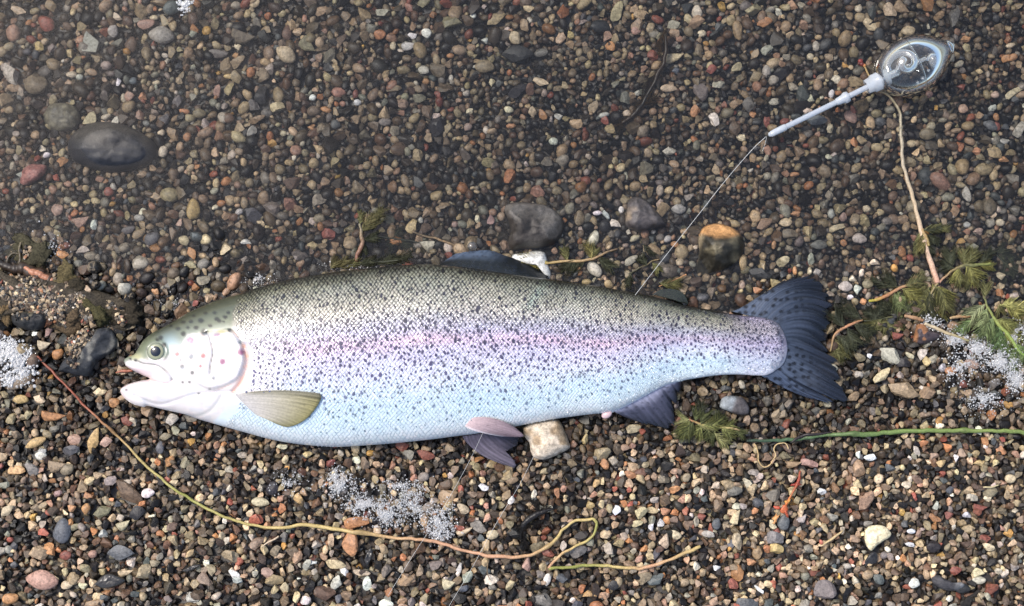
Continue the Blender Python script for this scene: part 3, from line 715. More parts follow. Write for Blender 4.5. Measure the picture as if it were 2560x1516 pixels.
def wet_shade(x, y):
    """1 on gravel soaked by the water, painted shade below the belly included; 0 on the dry shore."""
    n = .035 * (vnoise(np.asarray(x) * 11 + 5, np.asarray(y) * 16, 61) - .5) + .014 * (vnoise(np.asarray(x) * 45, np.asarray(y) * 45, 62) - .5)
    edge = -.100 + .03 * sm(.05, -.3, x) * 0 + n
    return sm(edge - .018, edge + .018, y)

rgp = np.random.default_rng(23)
for p in SINGLE:
    me = SHAPES[p['s']][rgp.integers(9)]
    o = bpy.data.objects.new('pebble', me)
    COL.objects.link(o)
    a, b = p['w'] * K / 2, p['h'] * K / 2
    c = b * rgp.uniform(.5, .75)
    z = float(zgp(p['px'], p['py'])) + c * .45 + .0006
    o.location = P(p['px'], p['py'], z)
    o.rotation_euler = (R(rgp.uniform(-9, 9)), R(rgp.uniform(-9, 9)), R(p['a']))
    o.scale = (a * 1.06, b * 1.06, c)
    cc = jit(CREAM[p['c']], rgp) * np.array([1.03, .97, .90]) * (1 - .12 * float(wet_shade(o.location.x, o.location.y)))
    o.color = (*cc, 1)
    tag(o, pebble_label(p), 'pebble', 'larger pebbles standing out from the gravel')

# ------------------------------------------------------------------ gravel: one mass of small stones
PAL = [((.014, .013, .013), 20), ((.028, .025, .022), 15), ((.060, .048, .038), 14), ((.11, .085, .063), 14), ((.20, .165, .125), 16), ((.30, .245, .175), 14), ((.38, .315, .22), 10),
       ((.20, .195, .18), 6), ((.34, .32, .28), 5.0), ((.47, .40, .28), 5), ((.60, .58, .53), 1.5), ((.36, .19, .10), 2.2), ((.24, .095, .07), 1.8), ((.35, .235, .18), 3), ((.13, .085, .058), 7), ((.085, .095, .105), 4), ((.45, .29, .11), .6)]
PC = np.array([c for c, _ in PAL]) ** 1.08 * np.array([1.10, 1.0, .88]) * 1.12; PW = np.array([w for _, w in PAL]); PW = PW / PW.sum()

def build_gravel():
    rg = np.random.default_rng(77)
    X0, X1, Y0, Y1 = -0.40, 0.40, -0.245, 0.245
    res = 0.0004
    nx, ny = int((X1 - X0) / res), int((Y1 - Y0) / res)
    occ = np.zeros((ny, nx), bool)
    items = []          # x y r sub
    def disc(r):
        k = max(1, int(r / res)); yy, xx = np.mgrid[-k:k + 1, -k:k + 1]
        return k, (xx * xx + yy * yy) <= (r / res) ** 2
    def stamp(x, y, r):
        k, m = disc(r)
        i, j = int((y - Y0) / res), int((x - X0) / res)
        i0, i1, j0, j1 = max(i - k, 0), min(i + k + 1, ny), max(j - k, 0), min(j + k + 1, nx)
        if i0 >= i1 or j0 >= j1: return
        occ[i0:i1, j0:j1] |= m[i0 - i + k:i1 - i + k, j0 - j + k:j1 - j + k]
    for p in SINGLE + REST:
        q = P(p['px'], p['py'], -0.02)
        ca, sa = math.cos(R(p['a'])), math.sin(R(p['a']))
        for t in np.linspace(-.5, .5, 5):
            dx = t * max(p['w'] - p['h'], 0) * K
            stamp(q[0] + dx * ca, q[1] + dx * sa, p['h'] * K * .46)
    gy, gx = np.mgrid[0:ny, 0:nx]
    wx = X0 + (gx + .5) * res; wy = Y0 + (gy + .5) * res
    for ol, _ in BIG:
        lo = P(ol[:, 0].min() - 2, ol[:, 1].max() + 2, -.02); hi = P(ol[:, 0].max() + 2, ol[:, 1].min() - 2, -.02)
        j0, j1 = int((lo[0] - X0) / res), int((hi[0] - X0) / res); i0, i1 = int((lo[1] - Y0) / res), int((hi[1] - Y0) / res)
        i0, j0 = max(i0, 0), max(j0, 0); i1, j1 = min(i1, ny), min(j1, nx)
        sub = inside(wx[i0:i1, j0:j1] / K + 1280, 758 - wy[i0:i1, j0:j1] / K, 0.93 * ol + .07 * ol.mean(0))
        occ[i0:i1, j0:j1] |= sub
    for r, n in ((.0058, 25), (.0048, 230), (.0040, 1000), (.0032, 3600), (.0026, 7500), (.0020, 13000), (.0015, 17000)):
        k, m = disc(r * .62)
        k2, m2 = disc(r * .86)
        free = np.flatnonzero(~occ)
        tries = rg.choice(free, size=min(len(free), int(n * 2.6)), replace=True)
        cnt = 0
        I, J = tries // nx, tries % nx
        for i, j in zip(I.tolist(), J.tolist()):
            if cnt >= n: break
            if r > .0029 and Y0 + i * res < -.03 and rg.uniform() > .22: continue
            if r > .0027 and vnoise((j * res) * 13, (i * res) * 15, 88) < .36: continue
            if occ[max(i - k, 0):i + k + 1, max(j - k, 0):j + k + 1][::2, ::2].any(): continue
            i0, i1, j0, j1 = max(i - k2, 0), min(i + k2 + 1, ny), max(j - k2, 0), min(j + k2 + 1, nx)
            occ[i0:i1, j0:j1] |= m2[i0 - i + k2:i1 - i + k2, j0 - j + k2:j1 - j + k2]
            items.append((X0 + (j + .5) * res, Y0 + (i + .5) * res, r * rg.uniform(.85, 1.2), 0)); cnt += 1
    A = np.array(items)
    x, y, r = A[:, 0], A[:, 1], A[:, 2]
    lift = np.abs(rg.normal(0, .0009, len(x)))
    z = zg(x, y) + lift + r * .15 - .0004
    sub = np.where(r > .0021, 1, 0)
    # a deeper layer that fills the joints
    st = .0046
    dx, dy = np.meshgrid(np.arange(X0, X1, st), np.arange(Y0, Y1, st))
    dx = (dx + rg.uniform(-.5, .5, dx.shape) * st).ravel(); dy = (dy + rg.uniform(-.5, .5, dy.shape) * st).ravel()
    dr = rg.uniform(.0018, .0032, len(dx))
    x = np.concatenate([x, dx]); y = np.concatenate([y, dy]); r = np.concatenate([r, dr])
    z = np.concatenate([z, zg(dx, dy) - .0022 - rg.uniform(0, .0012, len(dx))])
    sub = np.concatenate([sub, np.zeros(len(dx), int)])
    ax = rg.uniform(1.0, 1.36, len(x)); by = rg.uniform(.76, 1.0, len(x)); cz = rg.uniform(.52, .85, len(x))
    yaw = rg.uniform(0, 2 * np.pi, len(x)); tx_ = rg.normal(0, .28, len(x)); ty_ = rg.normal(0, .28, len(x))
    ci = rg.choice(len(PC), size=len(x), p=PW)
    col = PC[ci] * rg.uniform(.78, 1.24, (len(x), 1)) * rg.uniform(.93, 1.07, (len(x), 3))
    tone = 0.78 + .5 * vnoise(x * 14 + 3, y * 14, 3) * vnoise(x * 40, y * 40, 5) * 2
    col = col * np.clip(tone, .7, 1.25)[:, None]
    wet = wet_shade(x, y)
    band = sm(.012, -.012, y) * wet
    col = col * (1 - .32 * wet - .12 * band)[:, None]  # darker wet stones, with the shade below the belly painted in
    col[len(A):] *= .5  # deeper stones darkened: shade in the gaps put into their colour
    # stones traced but too small to stand alone keep their place and colour in the mass
    rx = []
    for p in REST:
        q = P(p['px'], p['py'], -.02)
        rx.append((q[0], q[1], p['w'] * K / 2, p['h'] * K / 2, R(p['a']), *jit(CREAM[p['c']], rg), 1 if p['s'] != 'r' else 0))
    if rx:
        B = np.array(rx)
        x = np.concatenate([x, B[:, 0]]); y = np.concatenate([y, B[:, 1]]); rr = np.sqrt(B[:, 2] * B[:, 3]); r = np.concatenate([r, rr])
        z = np.concatenate([z, zg(B[:, 0], B[:, 1]) + rr * .3 + .0004]); sub = np.concatenate([sub, np.ones(len(B), int)])
        ax = np.concatenate([ax, B[:, 2] / rr]); by = np.concatenate([by, B[:, 3] / rr]); cz = np.concatenate([cz, np.full(len(B), .65)])
        yaw = np.concatenate([yaw, B[:, 4]]); tx_ = np.concatenate([tx_, np.zeros(len(B))]); ty_ = np.concatenate([ty_, np.zeros(len(B))])
        col = np.concatenate([col, B[:, 5:8]])
    Vs, Fs, Cs, SMO, off = [], [], [], [], 0
    NT = 26
    wet_round = sm(-.03, .03, y)          # water-worn under water, more broken on the dry shore
    for sb in (0, 1):
        tmpl = [rock_shape(sb, 0 if t < NT // 2 else (2 if t % 6 == 0 else 1), rg) for t in range(NT)]
        ids = np.flatnonzero(sub == sb)
        isr = rg.uniform(0, 1, len(ids)) < (.06 + .5 * wet_round[ids])
        ti = np.where(isr, rg.integers(0, NT // 2, len(ids)), rg.integers(NT // 2, NT, len(ids)))
        for t in range(NT):
            k = ids[ti == t]
            if not len(k): continue
            V, F = tmpl[t]
            S = np.stack([ax[k] * r[k], by[k] * r[k], cz[k] * r[k]], 1)
            W = V[None] * S[:, None]
            cx_, sx_ = np.cos(tx_[k])[:, None], np.sin(tx_[k])[:, None]
            W = np.stack([W[..., 0], W[..., 1] * cx_ - W[..., 2] * sx_, W[..., 1] * sx_ + W[..., 2] * cx_], -1)
            cy_, sy_ = np.cos(ty_[k])[:, None], np.sin(ty_[k])[:, None]
            W = np.stack([W[..., 0] * cy_ + W[..., 2] * sy_, W[..., 1], -W[..., 0] * sy_ + W[..., 2] * cy_], -1)
            ca, sa = np.cos(yaw[k])[:, None], np.sin(yaw[k])[:, None]
            W = np.stack([W[..., 0] * ca - W[..., 1] * sa, W[..., 0] * sa + W[..., 1] * ca, W[..., 2]], -1)
            W += np.stack([x[k], y[k], z[k]], 1)[:, None]
            Vs.append(W.reshape(-1, 3)); Cs.append(np.repeat(col[k], len(V), 0))
            Fs.append((F[None] + (off + np.arange(len(k)) * len(V))[:, None, None]).reshape(-1, 3))
            off += len(k) * len(V)
            SMO.append(np.full(len(k) * len(F), t < NT // 2))
    o = mesh('gravel', np.concatenate(Vs), np.concatenate(Fs), M_GRAVEL, col=np.concatenate(Cs), origin=(0, 0, 0), smooth=True)
    o.data.polygons.foreach_set('use_smooth', np.concatenate(SMO))
    tag(o, 'mixed brown, grey and tan gravel covering the whole shore', 'gravel', kind='stuff')
    print('gravel stones', len(x), 'triangles', sum(len(f) for f in Fs), 'traced', N_TRACED)
    # the same bed carries on past the edges of the picture
    ng = bpy.data.node_groups.new('gravel_repeat', 'GeometryNodeTree')
    ng.interface.new_socket('Geometry', in_out='INPUT', socket_type='NodeSocketGeometry')
    ng.interface.new_socket('Geometry', in_out='OUTPUT', socket_type='NodeSocketGeometry')
    gi, go = ng.nodes.new('NodeGroupInput'), ng.nodes.new('NodeGroupOutput')
    inst = ng.nodes.new('GeometryNodeGeometryToInstance')
    ng.links.new(gi.outputs[0], inst.inputs[0])
    jn = ng.nodes.new('GeometryNodeJoinGeometry')
    ng.links.new(gi.outputs[0], jn.inputs[0])
    for i in (-1, 0, 1):
        for j in (-1, 0, 1):
            if i or j:
                t = ng.nodes.new('GeometryNodeTransform')
                t.inputs['Translation'].default_value = (i * .80, j * .49, -.093 * .49 * j)
                ng.links.new(inst.outputs[0], t.inputs[0]); ng.links.new(t.outputs[0], jn.inputs[0])
    ng.links.new(jn.outputs[0], go.inputs[0])
    md = o.modifiers.new('repeat', 'NODES'); md.node_group = ng
    return o
build_gravel()

# ------------------------------------------------------------------ water with its meniscus round what breaks the surface
def water_z(X, Y):
    Z = np.full(X.shape, ZW)
    m = (np.abs(X) < .41) & (np.abs(Y) < .26)
    px = X[m] / K + 1280; py = 758 - Y[m] / K
    z = .00012 * np.sin(X[m] * 90 + Y[m] * 55) + .0001 * np.sin(Y[m] * 140 - X[m] * 60 + 1) + .00008 * np.sin(X[m] * 210 + 2)
    for ol, em in BIG:
        if em and ol[:, 0].mean() > 600:
            near = (np.abs(px - ol[:, 0].mean()) < 200) & (np.abs(py - ol[:, 1].mean()) < 200)
            d_, _ = poly_dist(px[near], py[near], 0.93 * ol + .07 * ol.mean(0))
            z[near] += .0009 * np.exp(-d_ * K / .0018)
    Z[m] += z
    fish = m & (Y < .06)
    px = X[fish] / K + 1280; py = 758 - Y[fish] / K
    d_, _ = poly_dist(px, py, top_c[::3], closed=False)
    Z[fish] += .0012 * np.exp(-d_ * K / .0022)
    return Z
sheet('water', axis(-0.40, 0.40, 0.0022, 120), axis(-0.06, 0.245, 0.0022, 120)[8:], water_z, M_WATER)

# ------------------------------------------------------------------ the rainbow trout
k0 = P(1281, 0, ZF)[0] - P(1280, 0, ZF)[0]
trout = empty('trout', P(1000, 880, ZF - .018), 'silver trout with pink stripe and dark spots lying on its side at the waterline', 'fish')

st = 3.2
gx = np.arange(292, 1985, st); gy = np.arange(628, 1130, st)
GX, GY = np.meshgrid(gx, gy)
IN = inside(GX, GY, OUTLINE)
cell = IN[:-1, :-1] | IN[1:, :-1] | IN[:-1, 1:] | IN[1:, 1:]
usev = np.zeros(IN.shape, bool)
usev[:-1, :-1] |= cell; usev[1:, :-1] |= cell; usev[:-1, 1:] |= cell; usev[1:, 1:] |= cell
bx, by_ = GX.copy(), GY.copy()
mo = usev & ~IN
dd_, nr = poly_dist(GX[mo], GY[mo], OUTLINE)
bx[mo] = nr[:, 0]; by_[mo] = nr[:, 1]
idx = -np.ones(IN.shape, int)
idx[usev] = np.arange(usev.sum())
vx, vy = bx[usev], by_[usev]
hz = body_h(vx, vy)
hz[mo[usev]] = 0
HG = np.zeros(IN.shape); HG[usev] = hz

def flank(px, py):
    """Interpolated height (pixels) of the trout's upper flank."""
    fx = np.clip((np.asarray(px) - gx[0]) / st, 0, len(gx) - 1.001); fy = np.clip((np.asarray(py) - gy[0]) / st, 0, len(gy) - 1.001)
    i, j = fy.astype(int), fx.astype(int); u, v = fx - j, fy - i
    return (HG[i, j] * (1 - u) + HG[i, j + 1] * u) * (1 - v) + (HG[i + 1, j] * (1 - u) + HG[i + 1, j + 1] * u) * v

def grad(e, stops):
    xs = [s_[0] for s_ in stops]
    return np.stack([np.interp(e, xs, [s_[1][k] for s_ in stops]) for k in range(3)], -1)

def L(r, g, b): return srgb(r, g, b) / 1.16

FLANK = [(-1.0, L(38, 39, 34)), (-.93, L(76, 76, 66)), (-.82, L(134, 132, 117)), (-.66, L(166, 163, 149)), (-.50, L(180, 177, 169)), (-.38, L(172, 169, 180)), (-.28, L(184, 177, 197)),
         (-.16, L(220, 190, 208)), (-.05, L(214, 199, 219)), (.06, L(208, 203, 225)), (.22, L(220, 220, 234)), (.38, L(220, 230, 240)), (.55, L(214, 232, 242)), (.72, L(224, 242, 248)), (.86, L(236, 247, 250)), (1.0, L(242, 248, 250))]
NOSTRIPE = [(-1.0, L(40, 41, 34)), (-.9, L(80, 80, 62)), (-.75, L(122, 120, 102)), (-.55, L(162, 160, 146)), (-.38, L(176, 175, 182)), (-.1, L(200, 196, 218)), (.2, L(210, 218, 230)), (.5, L(204, 226, 238)), (.8, L(228, 243, 248)), (1.0, L(242, 248, 250))]

def rnd(a, b, seed):
    h = (np.round(a * 2).astype(np.int64) * 374761393 + np.round(b * 2).astype(np.int64) * 668265263 + seed * 1442695041) & 0x7fffffff
    h = ((h ^ (h >> 13)) * 1274126177) & 0x7fffffff
    return ((h ^ (h >> 16)) & 0xffff) / 65535.0
def flank_col(x, y):
    e = ecoord(x, y)
    drop = np.interp(x, [600, 1250, 1900], [0, .0, -.06])
    w = np.interp(x, [600, 720, 1000, 1500, 1750, 1900], [.1, .7, 1, .9, .35, .2]) * (.7 + .6 * (vnoise(x / 60, y / 25, 4) - .3))
    w = np.clip(w, 0, 1)[..., None]
    ee = np.clip(e + drop + .07 * (vnoise(x / 70, y / 40, 9) - .5), -1, 1)
    c = grad(ee, FLANK) * w + grad(ee, NOSTRIPE) * (1 - w)
    t = vnoise(x / 120, y / 60, 21)[..., None]
    c = c * (1 + .05 * (t - .5) * np.array([-1.2, .2, 1.2]))
    # paler shoulder behind the gill
    f = (sm(760, 620, x) * sm(-.45, .1, e) * sm(.75, .4, e))[..., None]
    c = c * (1 - f) + L(242, 234, 236) * f
    pt = (vnoise(x / 24, y / 15, 61) * .6 + vnoise(x / 9, y / 7, 62) * .4 - .5)[..., None]
    c = c * (1 + .16 * pt * np.array([1, .9, .8]))
    ll = (np.exp(-((e + .10 + .012 * np.sin(x / 60)) / .012) ** 2) * sm(600, 720, x) * .22)[..., None]
    c = c * (1 - ll) + L(120, 84, 104) * ll
    gm = (np.exp(-(((x - 1335 + .6 * (y - 748)) / 16) ** 2 + ((y - 748) / 34) ** 2)) * .45 * (.5 + vnoise(x / 8, y / 8, 63)))[..., None]
    c = c * (1 - gm) + L(136, 158, 144) * gm
    tn = .8 * sm(1780, 1900, x + 30 * (vnoise(x / 16, y / 14, 91) - .5))[..., None]
    c = c * (1 - tn * .55) + L(178, 164, 194) * tn * .55
    te = (sm(1926, 1962, x + 34 * (vnoise(x / 10, y / 9, 92) - .5) + 20 * np.abs(e) ** 2) * .6)[..., None]
    c = c * (1 - te) + L(70, 78, 98) * te
    return c

def head_col(x, y):
    """Olive crown, white cheek with purple spots, pink jaws."""
    X = (x - 280) * 5.3; Y = (y - 780) * 5.3
    white = L(238, 229, 224)
    olive = L(122, 128, 104)
    c = np.tile(white, x.shape + (1,))
    def mix(c, col, f):
        return c * (1 - f[..., None]) + np.asarray(col) * f[..., None]
    # crown: boundary from the snout over the eye to the top of the gill cover
    yb = np.interp(X, [100, 330, 480, 700, 900, 1000, 1180, 1480, 1620, 1760], [690, 620, 610, 600, 470, 300, 285, 238, 262, 430])
    f = sm(30, -30, Y - yb + 26 * (vnoise(x / 6, y / 6, 3) - .5))
    c = mix(c, olive, f)
    c = mix(c, L(146, 156, 146), f * sm(-120, -20, Y - yb) * .5)
    c = mix(c, L(62, 64, 48), sm(-.55, -.95, ecoord(x, y)) * sm(330, 400, x) * .95)
    c = c * (1 + .22 * (vnoise(x / 9, y / 5, 77) - .5) * f)[..., None]
    c = mix(c, L(190, 184, 130), np.exp(-(((X - 1430) / 150) ** 2 + ((Y - 262) / 28) ** 2)) * .9)
    c = mix(c, L(150, 176, 186), np.exp(-(((X - 780) / 130) ** 2 + ((Y - 430) / 120) ** 2)) * .8)
    # eye surround
    re = np.hypot(X - 583, Y - 527)
    c = mix(c, L(120, 128, 104), np.exp(-((re - 150) / 30) ** 2) * .6 * (Y < 640))
    # yellowish snout
    c = mix(c, L(196, 190, 140), np.exp(-(((X - 330) / 90) ** 2 + ((Y - 600) / 50) ** 2)) * .7)
    # jaws: pink
    c = mix(c, L(236, 196, 200), np.exp(-(((X - 330) / 190) ** 2 + ((Y - 800) / 70) ** 2)) * .7 + np.exp(-(((X - 160) / 60) ** 2 + ((Y - 1010) / 120) ** 2)) * .55)
    c = mix(c, L(240, 188, 186), np.exp(-(((X - 560) / 120) ** 2 + ((Y - 915) / 30) ** 2)) * .8)
    # soft pink bar on the cheek
    c = mix(c, L(246, 196, 172), np.exp(-((X - 1195) / 30) ** 2) * sm(270, 300, Y) * sm(640, 500, Y) * .85)
    def line(pl, w, col, s_=1.0):
        nonlocal c
        d_, _ = poly_dist(x, y, pl, closed=False)
        c = mix(c, col, s_ * np.exp(-(d_.reshape(x.shape) / w) ** 2))
    line(GILLBAND, 7.5, L(240, 178, 150), .95)
    line(OPER_EDGE, 1.8, L(214, 170, 150), .7)
    line(PREOP, 1.6, L(90, 88, 80), .85)
    line(MAXIL, 2.6, L(74, 78, 76), .9)
    line(MAXLOW, 1.8, L(206, 150, 150), .7)
    line(ISTHMUS, 3.5, L(170, 176, 170), .6)
    line(JAWLINE, 2.5, L(206, 204, 206), .5)
    line(catmull(cr(280, 780, 5.3, [(1520, 610), (1570, 560), (1620, 500)]), 4), 1.2, L(180, 170, 190), .6)
    SP = [(1035, 375, 45, 'p'), (1390, 325, 40, 'p'), (1220, 272, 38, 'd'), (945, 292, 28, 'd'), (1210, 583, 30, 'r'), (865, 558, 28, 'r'), (1048, 592, 28, 'g'), (932, 728, 28, 'g'), (1170, 720, 18, 'r'), (1065, 808, 23, 'g'), (1345, 877, 20, 'g'),
          (1028, 930, 17, 'g'), (935, 935, 14, 'g'), (1465, 660, 34, 'p'), (1710, 530, 42, 'p'), (1835, 865, 24, 'k'), (1150, 1085, 16, 'g'), (1295, 1022, 12, 'g'), (190, 1030, 15, 'g'), (1840, 540, 22, 'p'), (1700, 300, 36, 'd'), (1560, 240, 24, 'd'),
          (1180, 118, 36, 'd'), (1045, 130, 27, 'd'), (945, 138, 28, 'd'), (875, 222, 30, 'd'), (1005, 210, 22, 'd'), (1115, 210, 30, 'd'), (1300, 185, 26, 'd'), (1390, 95, 30, 'd'), (1425, 125, 24, 'd'), (1085, 55, 22, 'd'), (645, 345, 26, 'd'), (310, 640, 18, 'd'), (245, 625, 16, 'd'),
          (1240, 20, 26, 'd'), (1360, 10, 24, 'd'), (1500, 70, 28, 'd'), (1480, 130, 18, 'd'), (780, 190, 20, 'd'), (690, 440, 26, 'd'), (480, 500, 22, 'd'), (600, 370, 22, 'd'), (1540, 10, 24, 'd'), (1800, 370, 24, 'd'), (908, 642, 10, 'd'), (1120, 640, 10, 'g'), (1700, 400, 24, 'd')]
    PCOL = {'p': L(150, 78, 118), 'd': L(40, 41, 34), 'r': L(166, 92, 96), 'g': L(104, 102, 98), 'k': L(24, 22, 22)}
    for (sx, sy, r, t) in SP:
        wob = 1 + .25 * (vnoise(x / 3 + sx, y / 3, 7) - .5)
        q = np.hypot(X - sx, (Y - sy) * (1.35 if t == 'd' and sy < 240 else 1)) * wob * .82
        c = mix(c, PCOL[t], sm(r * 1.3, r * .6, q) * (.96 if t in 'dk' else .92))
    # bony plates: fine streaks that fan over the gill cover, blotches, thin blood-tinged edges
    th = np.arctan2(Y - 330, X - 1250)
    fan = vnoise(th * 26, np.hypot(X - 1250, Y - 330) / 160, 15) - .5
    c = c * (1 - .10 * np.clip(fan, 0, 1) * sm(1250, 1350, X) * sm(1000, 860, Y))[..., None]
    bl = vnoise(x / 14, y / 12, 25) * .6 + vnoise(x / 5, y / 5, 26) * .4
    c = mix(c, L(222, 206, 206), sm(.5, .8, bl) * .35 * (1 - f))
    c = mix(c, L(206, 210, 216), sm(.5, .8, vnoise(x / 20 + 4, y / 9, 27)) * .4 * (1 - f))
    return c

def skin_col(x, y):
    f = flank_col(x, y)
    m = x < 720
    out = f.copy()
    if m.any():
        hx, hy = x[m], y[m]
        hc = head_col(hx, hy)
        X = (hx - 280) * 5.3; Y = (hy - 780) * 5.3
        edge = np.interp(Y, [-200, 0, 230, 330, 480, 600, 740, 880, 1000, 1100, 1300, 1500], [1700, 1600, 1600, 1700, 1790, 1830, 1820, 1770, 1700, 1640, 1500, 1300])
        w = sm(30, -30, X - edge + 20 * (vnoise(hx / 5, hy / 5, 8) - .5))[:, None]
        out[m] = hc * w + f[m] * (1 - w)
    return out

def scale_zone(x, y):
    X = (x - 280) * 5.3; Y = (y - 780) * 5.3
    edge = np.interp(Y, [-200, 0, 230, 330, 480, 600, 740, 880, 1000, 1100, 1300, 1500], [1690, 1610, 1640, 1760, 1850, 1890, 1890, 1850, 1800, 1760, 1650, 1500])
    return X + 46 * (rnd(np.round(np.asarray(x) / 5), np.round(np.asarray(y) / 4), 17) - .5) > edge

sc = skin_col(vx, vy)
scal = scale_zone(vx, vy)
sc[scal] *= np.where(ecoord(vx, vy)[scal] < 0, .62, .86)[:, None]
V1 = P(vx, vy, ZF + hz * k0)
V2 = P(vx, vy, ZF - hz * k0 * .62)
nV = len(V1)
ii, jj = np.nonzero(cell)
q = np.stack([idx[ii, jj], idx[ii + 1, jj], idx[ii + 1, jj + 1], idx[ii, jj + 1]], 1)
M_SKIN = vert_mat('trout_skin', rough=.30, spec=.5, coat=.35, bump=.08, bscale=1400)
mesh('body', np.concatenate([V1, V2]), np.concatenate([q, q[:, ::-1] + nV]), M_SKIN, parent=trout, col=np.concatenate([sc, sc * .9]))

# scales: one small tile each, pigment collected where four tiles meet
du0, row0 = 10.6, 6.4
xs_ = np.arange(560, 1995, 1.0)
hh_ = (f_bot(xs_) - f_top(xs_)) / 445.0
U = np.cumsum(1.0 / (du0 * np.clip(hh_, .55, 1) ** .8))
NR = int(445 / row0)
rows, cols = np.meshgrid(np.arange(0, NR + 1), np.arange(0, int(U[-1]) + 2), indexing='ij')
def lat(rr, cc):
    """Lattice (row, column) -> photograph pixel."""
    px = np.interp(cc, U, xs_)
    e = (rr / NR) * 2 - 1
    e = np.sign(e) * (1 - (1 - np.abs(e)) ** 1.0)
    t, b = f_top(px), f_bot(px)
    py = (t + b) / 2 + e * (b - t) / 2
    jx = rnd(rr, cc, 41) - .5; jy = rnd(rr, cc, 42) - .5
    wx = vnoise(px / 34, py / 30, 51) - .5; wy = vnoise(px / 38, py / 26, 52) - .5
    return px + jx * 3.0 + wx * 7, py + jy * 2.2 + wy * 6
cen = cols + .5 * (rows % 2)
cpx, cpy = lat(rows, cen)
ok = scale_zone(cpx, cpy) & (rows > 0) & (rows < NR)
din, _ = poly_dist(cpx[ok], cpy[ok], OUTLINE)
ok2 = ok.copy(); tl = cpx[ok] > 1885
out_ = 20 * rnd(rows[ok], cen[ok], 71) * tl
ok2[ok] = (din > 3.0) & inside(cpx[ok] + out_, cpy[ok], OUTLINE)
r_, c_ = rows[ok2].astype(float), cen[ok2]
rgs2 = np.random.default_rng(3)
def pigment(rr, cc):
    px, py = lat(rr, cc)
    e = ecoord(px, py)
    p = np.interp(e, [-1, -.8, -.5, -.3, -.05, .15, .35, .6, .75, .9], [.50, .40, .26, .16, .10, .10, .06, .03, .0, 0])
    p = p * np.interp(px, [600, 900, 1700, 1900], [1.1, 1, 1.0, 1.5]) * (.15 + 1.7 * vnoise(px / 21, py / 17, 31) * (.5 + vnoise(px / 70, py / 50, 32)))
    return rnd(rr, cc, 5) < p
offs = [(0, 0), (0, .5), (.5, .25), (1, 0), (.5, -.25), (0, -.5), (-.5, -.25), (-1, 0), (-.5, .25)]
VV, CC = [], []
base = flank_col(*lat(r_, c_))
tint = rgs2.normal(1, .045, (len(r_), 1)) * (1 + rgs2.normal(0, .012, (len(r_), 3)))
ec = ecoord(*lat(r_, c_))
cb = np.interp(ec, [-1, -.8, -.6, -.3, .1, .5, 1], [2.6, 2.2, 1.75, 1.34, 1.16, 1.08, 1.05])     # bright middle of a scale
eb = np.interp(ec, [-1, -.8, -.6, -.3, .1, .5, 1], [.20, .30, .40, .68, .88, .96, .98])            # its dark seam
spotc = np.stack([np.interp(ec, [-1, -.4, .3, .8], [v0, v1, v2, v3]) for v0, v1, v2, v3 in zip(L(10, 10, 9), L(30, 29, 38), L(40, 36, 60), L(66, 80, 98))], 1)
for k, (dr, dc) in enumerate(offs):
    px, py = lat(r_ + dr * .93, c_ + dc * .93)
    h = flank(px, py)
    lift = {0: 1.9, 1: 1.7, 5: .5}.get(k, 1.1) + (rgs2.normal(0, .35, len(r_)) if k == 0 else 0)
    VV.append(P(px, py, ZF + (h + lift) * k0))
    if k == 0:
        c = base * tint * cb[:, None]
    else:
        c = base * tint * eb[:, None]
        if dc in (.25, -.25):
            c = base * tint * ((eb + cb) / 2 * .92)[:, None]
        if k in (1, 3, 5, 7):
            pg = pigment(r_ + dr, c_ + dc)
            c = np.where(pg[:, None], spotc, c)
        else:
            near = {2: (1, 3), 4: (3, 5), 6: (5, 7), 8: (7, 1)}[k]
            f = np.zeros(len(r_))
            for m_ in near:
                f += .36 * pigment(r_ + offs[m_][0], c_ + offs[m_][1])
            c = c * (1 - np.clip(f, 0, .8)[:, None]) + spotc * np.clip(f, 0, .8)[:, None]
    CC.append(np.clip(c, .003, .82))
n = len(r_)
VV = np.stack(VV, 1).reshape(-1, 3); CC = np.stack(CC, 1).reshape(-1, 3)
tri = np.array([(0, 2, 1), (0, 3, 2), (0, 4, 3), (0, 5, 4), (0, 6, 5), (0, 7, 6), (0, 8, 7), (0, 1, 8)])[:, ::-1]
FF = (tri[None] + (np.arange(n) * 9)[:, None, None]).reshape(-1, 3)
M_SCALE = vert_mat('trout_scale', rough=.30, spec=.5, metallic=.10, coat=.25)
o = mesh('scales', VV, FF, M_SCALE, parent=trout, col=CC, smooth=True)
o['kind'] = 'stuff'

# dark spots: small irregular flecks of pigment lying on the scales
SPV, SPF, SPC, o_ = [], [], [], 0
rgq = np.random.default_rng(19)
taken = {}
xq = rgq.uniform(560, 1958, 26000); eq = rgq.uniform(-.97, .86, 26000)
yq = (f_top(xq) + f_bot(xq)) / 2 + eq * (f_bot(xq) - f_top(xq)) / 2
pq = np.interp(eq, [-1, -.85, -.6, -.4, -.2, .0, .2, .4, .6, .75, .9], [.08, .10, .16, .46, .68, .62, .72, .52, .30, .12, 0]) * np.interp(xq, [560, 640, 1700, 1900], [.7, 1, 1, 1.2])
pq *= .30 + 1.4 * vnoise(xq / 30, yq / 24, 33) * (.45 + vnoise(xq / 90, yq / 60, 34))
okq = (rgq.uniform(0, 1, len(xq)) < pq) & scale_zone(xq, yq) & inside(xq + 6, yq, OUTLINE) & inside(xq, yq, OUTLINE) & ~((yq > 985) & (xq > 600) & (xq < 800))
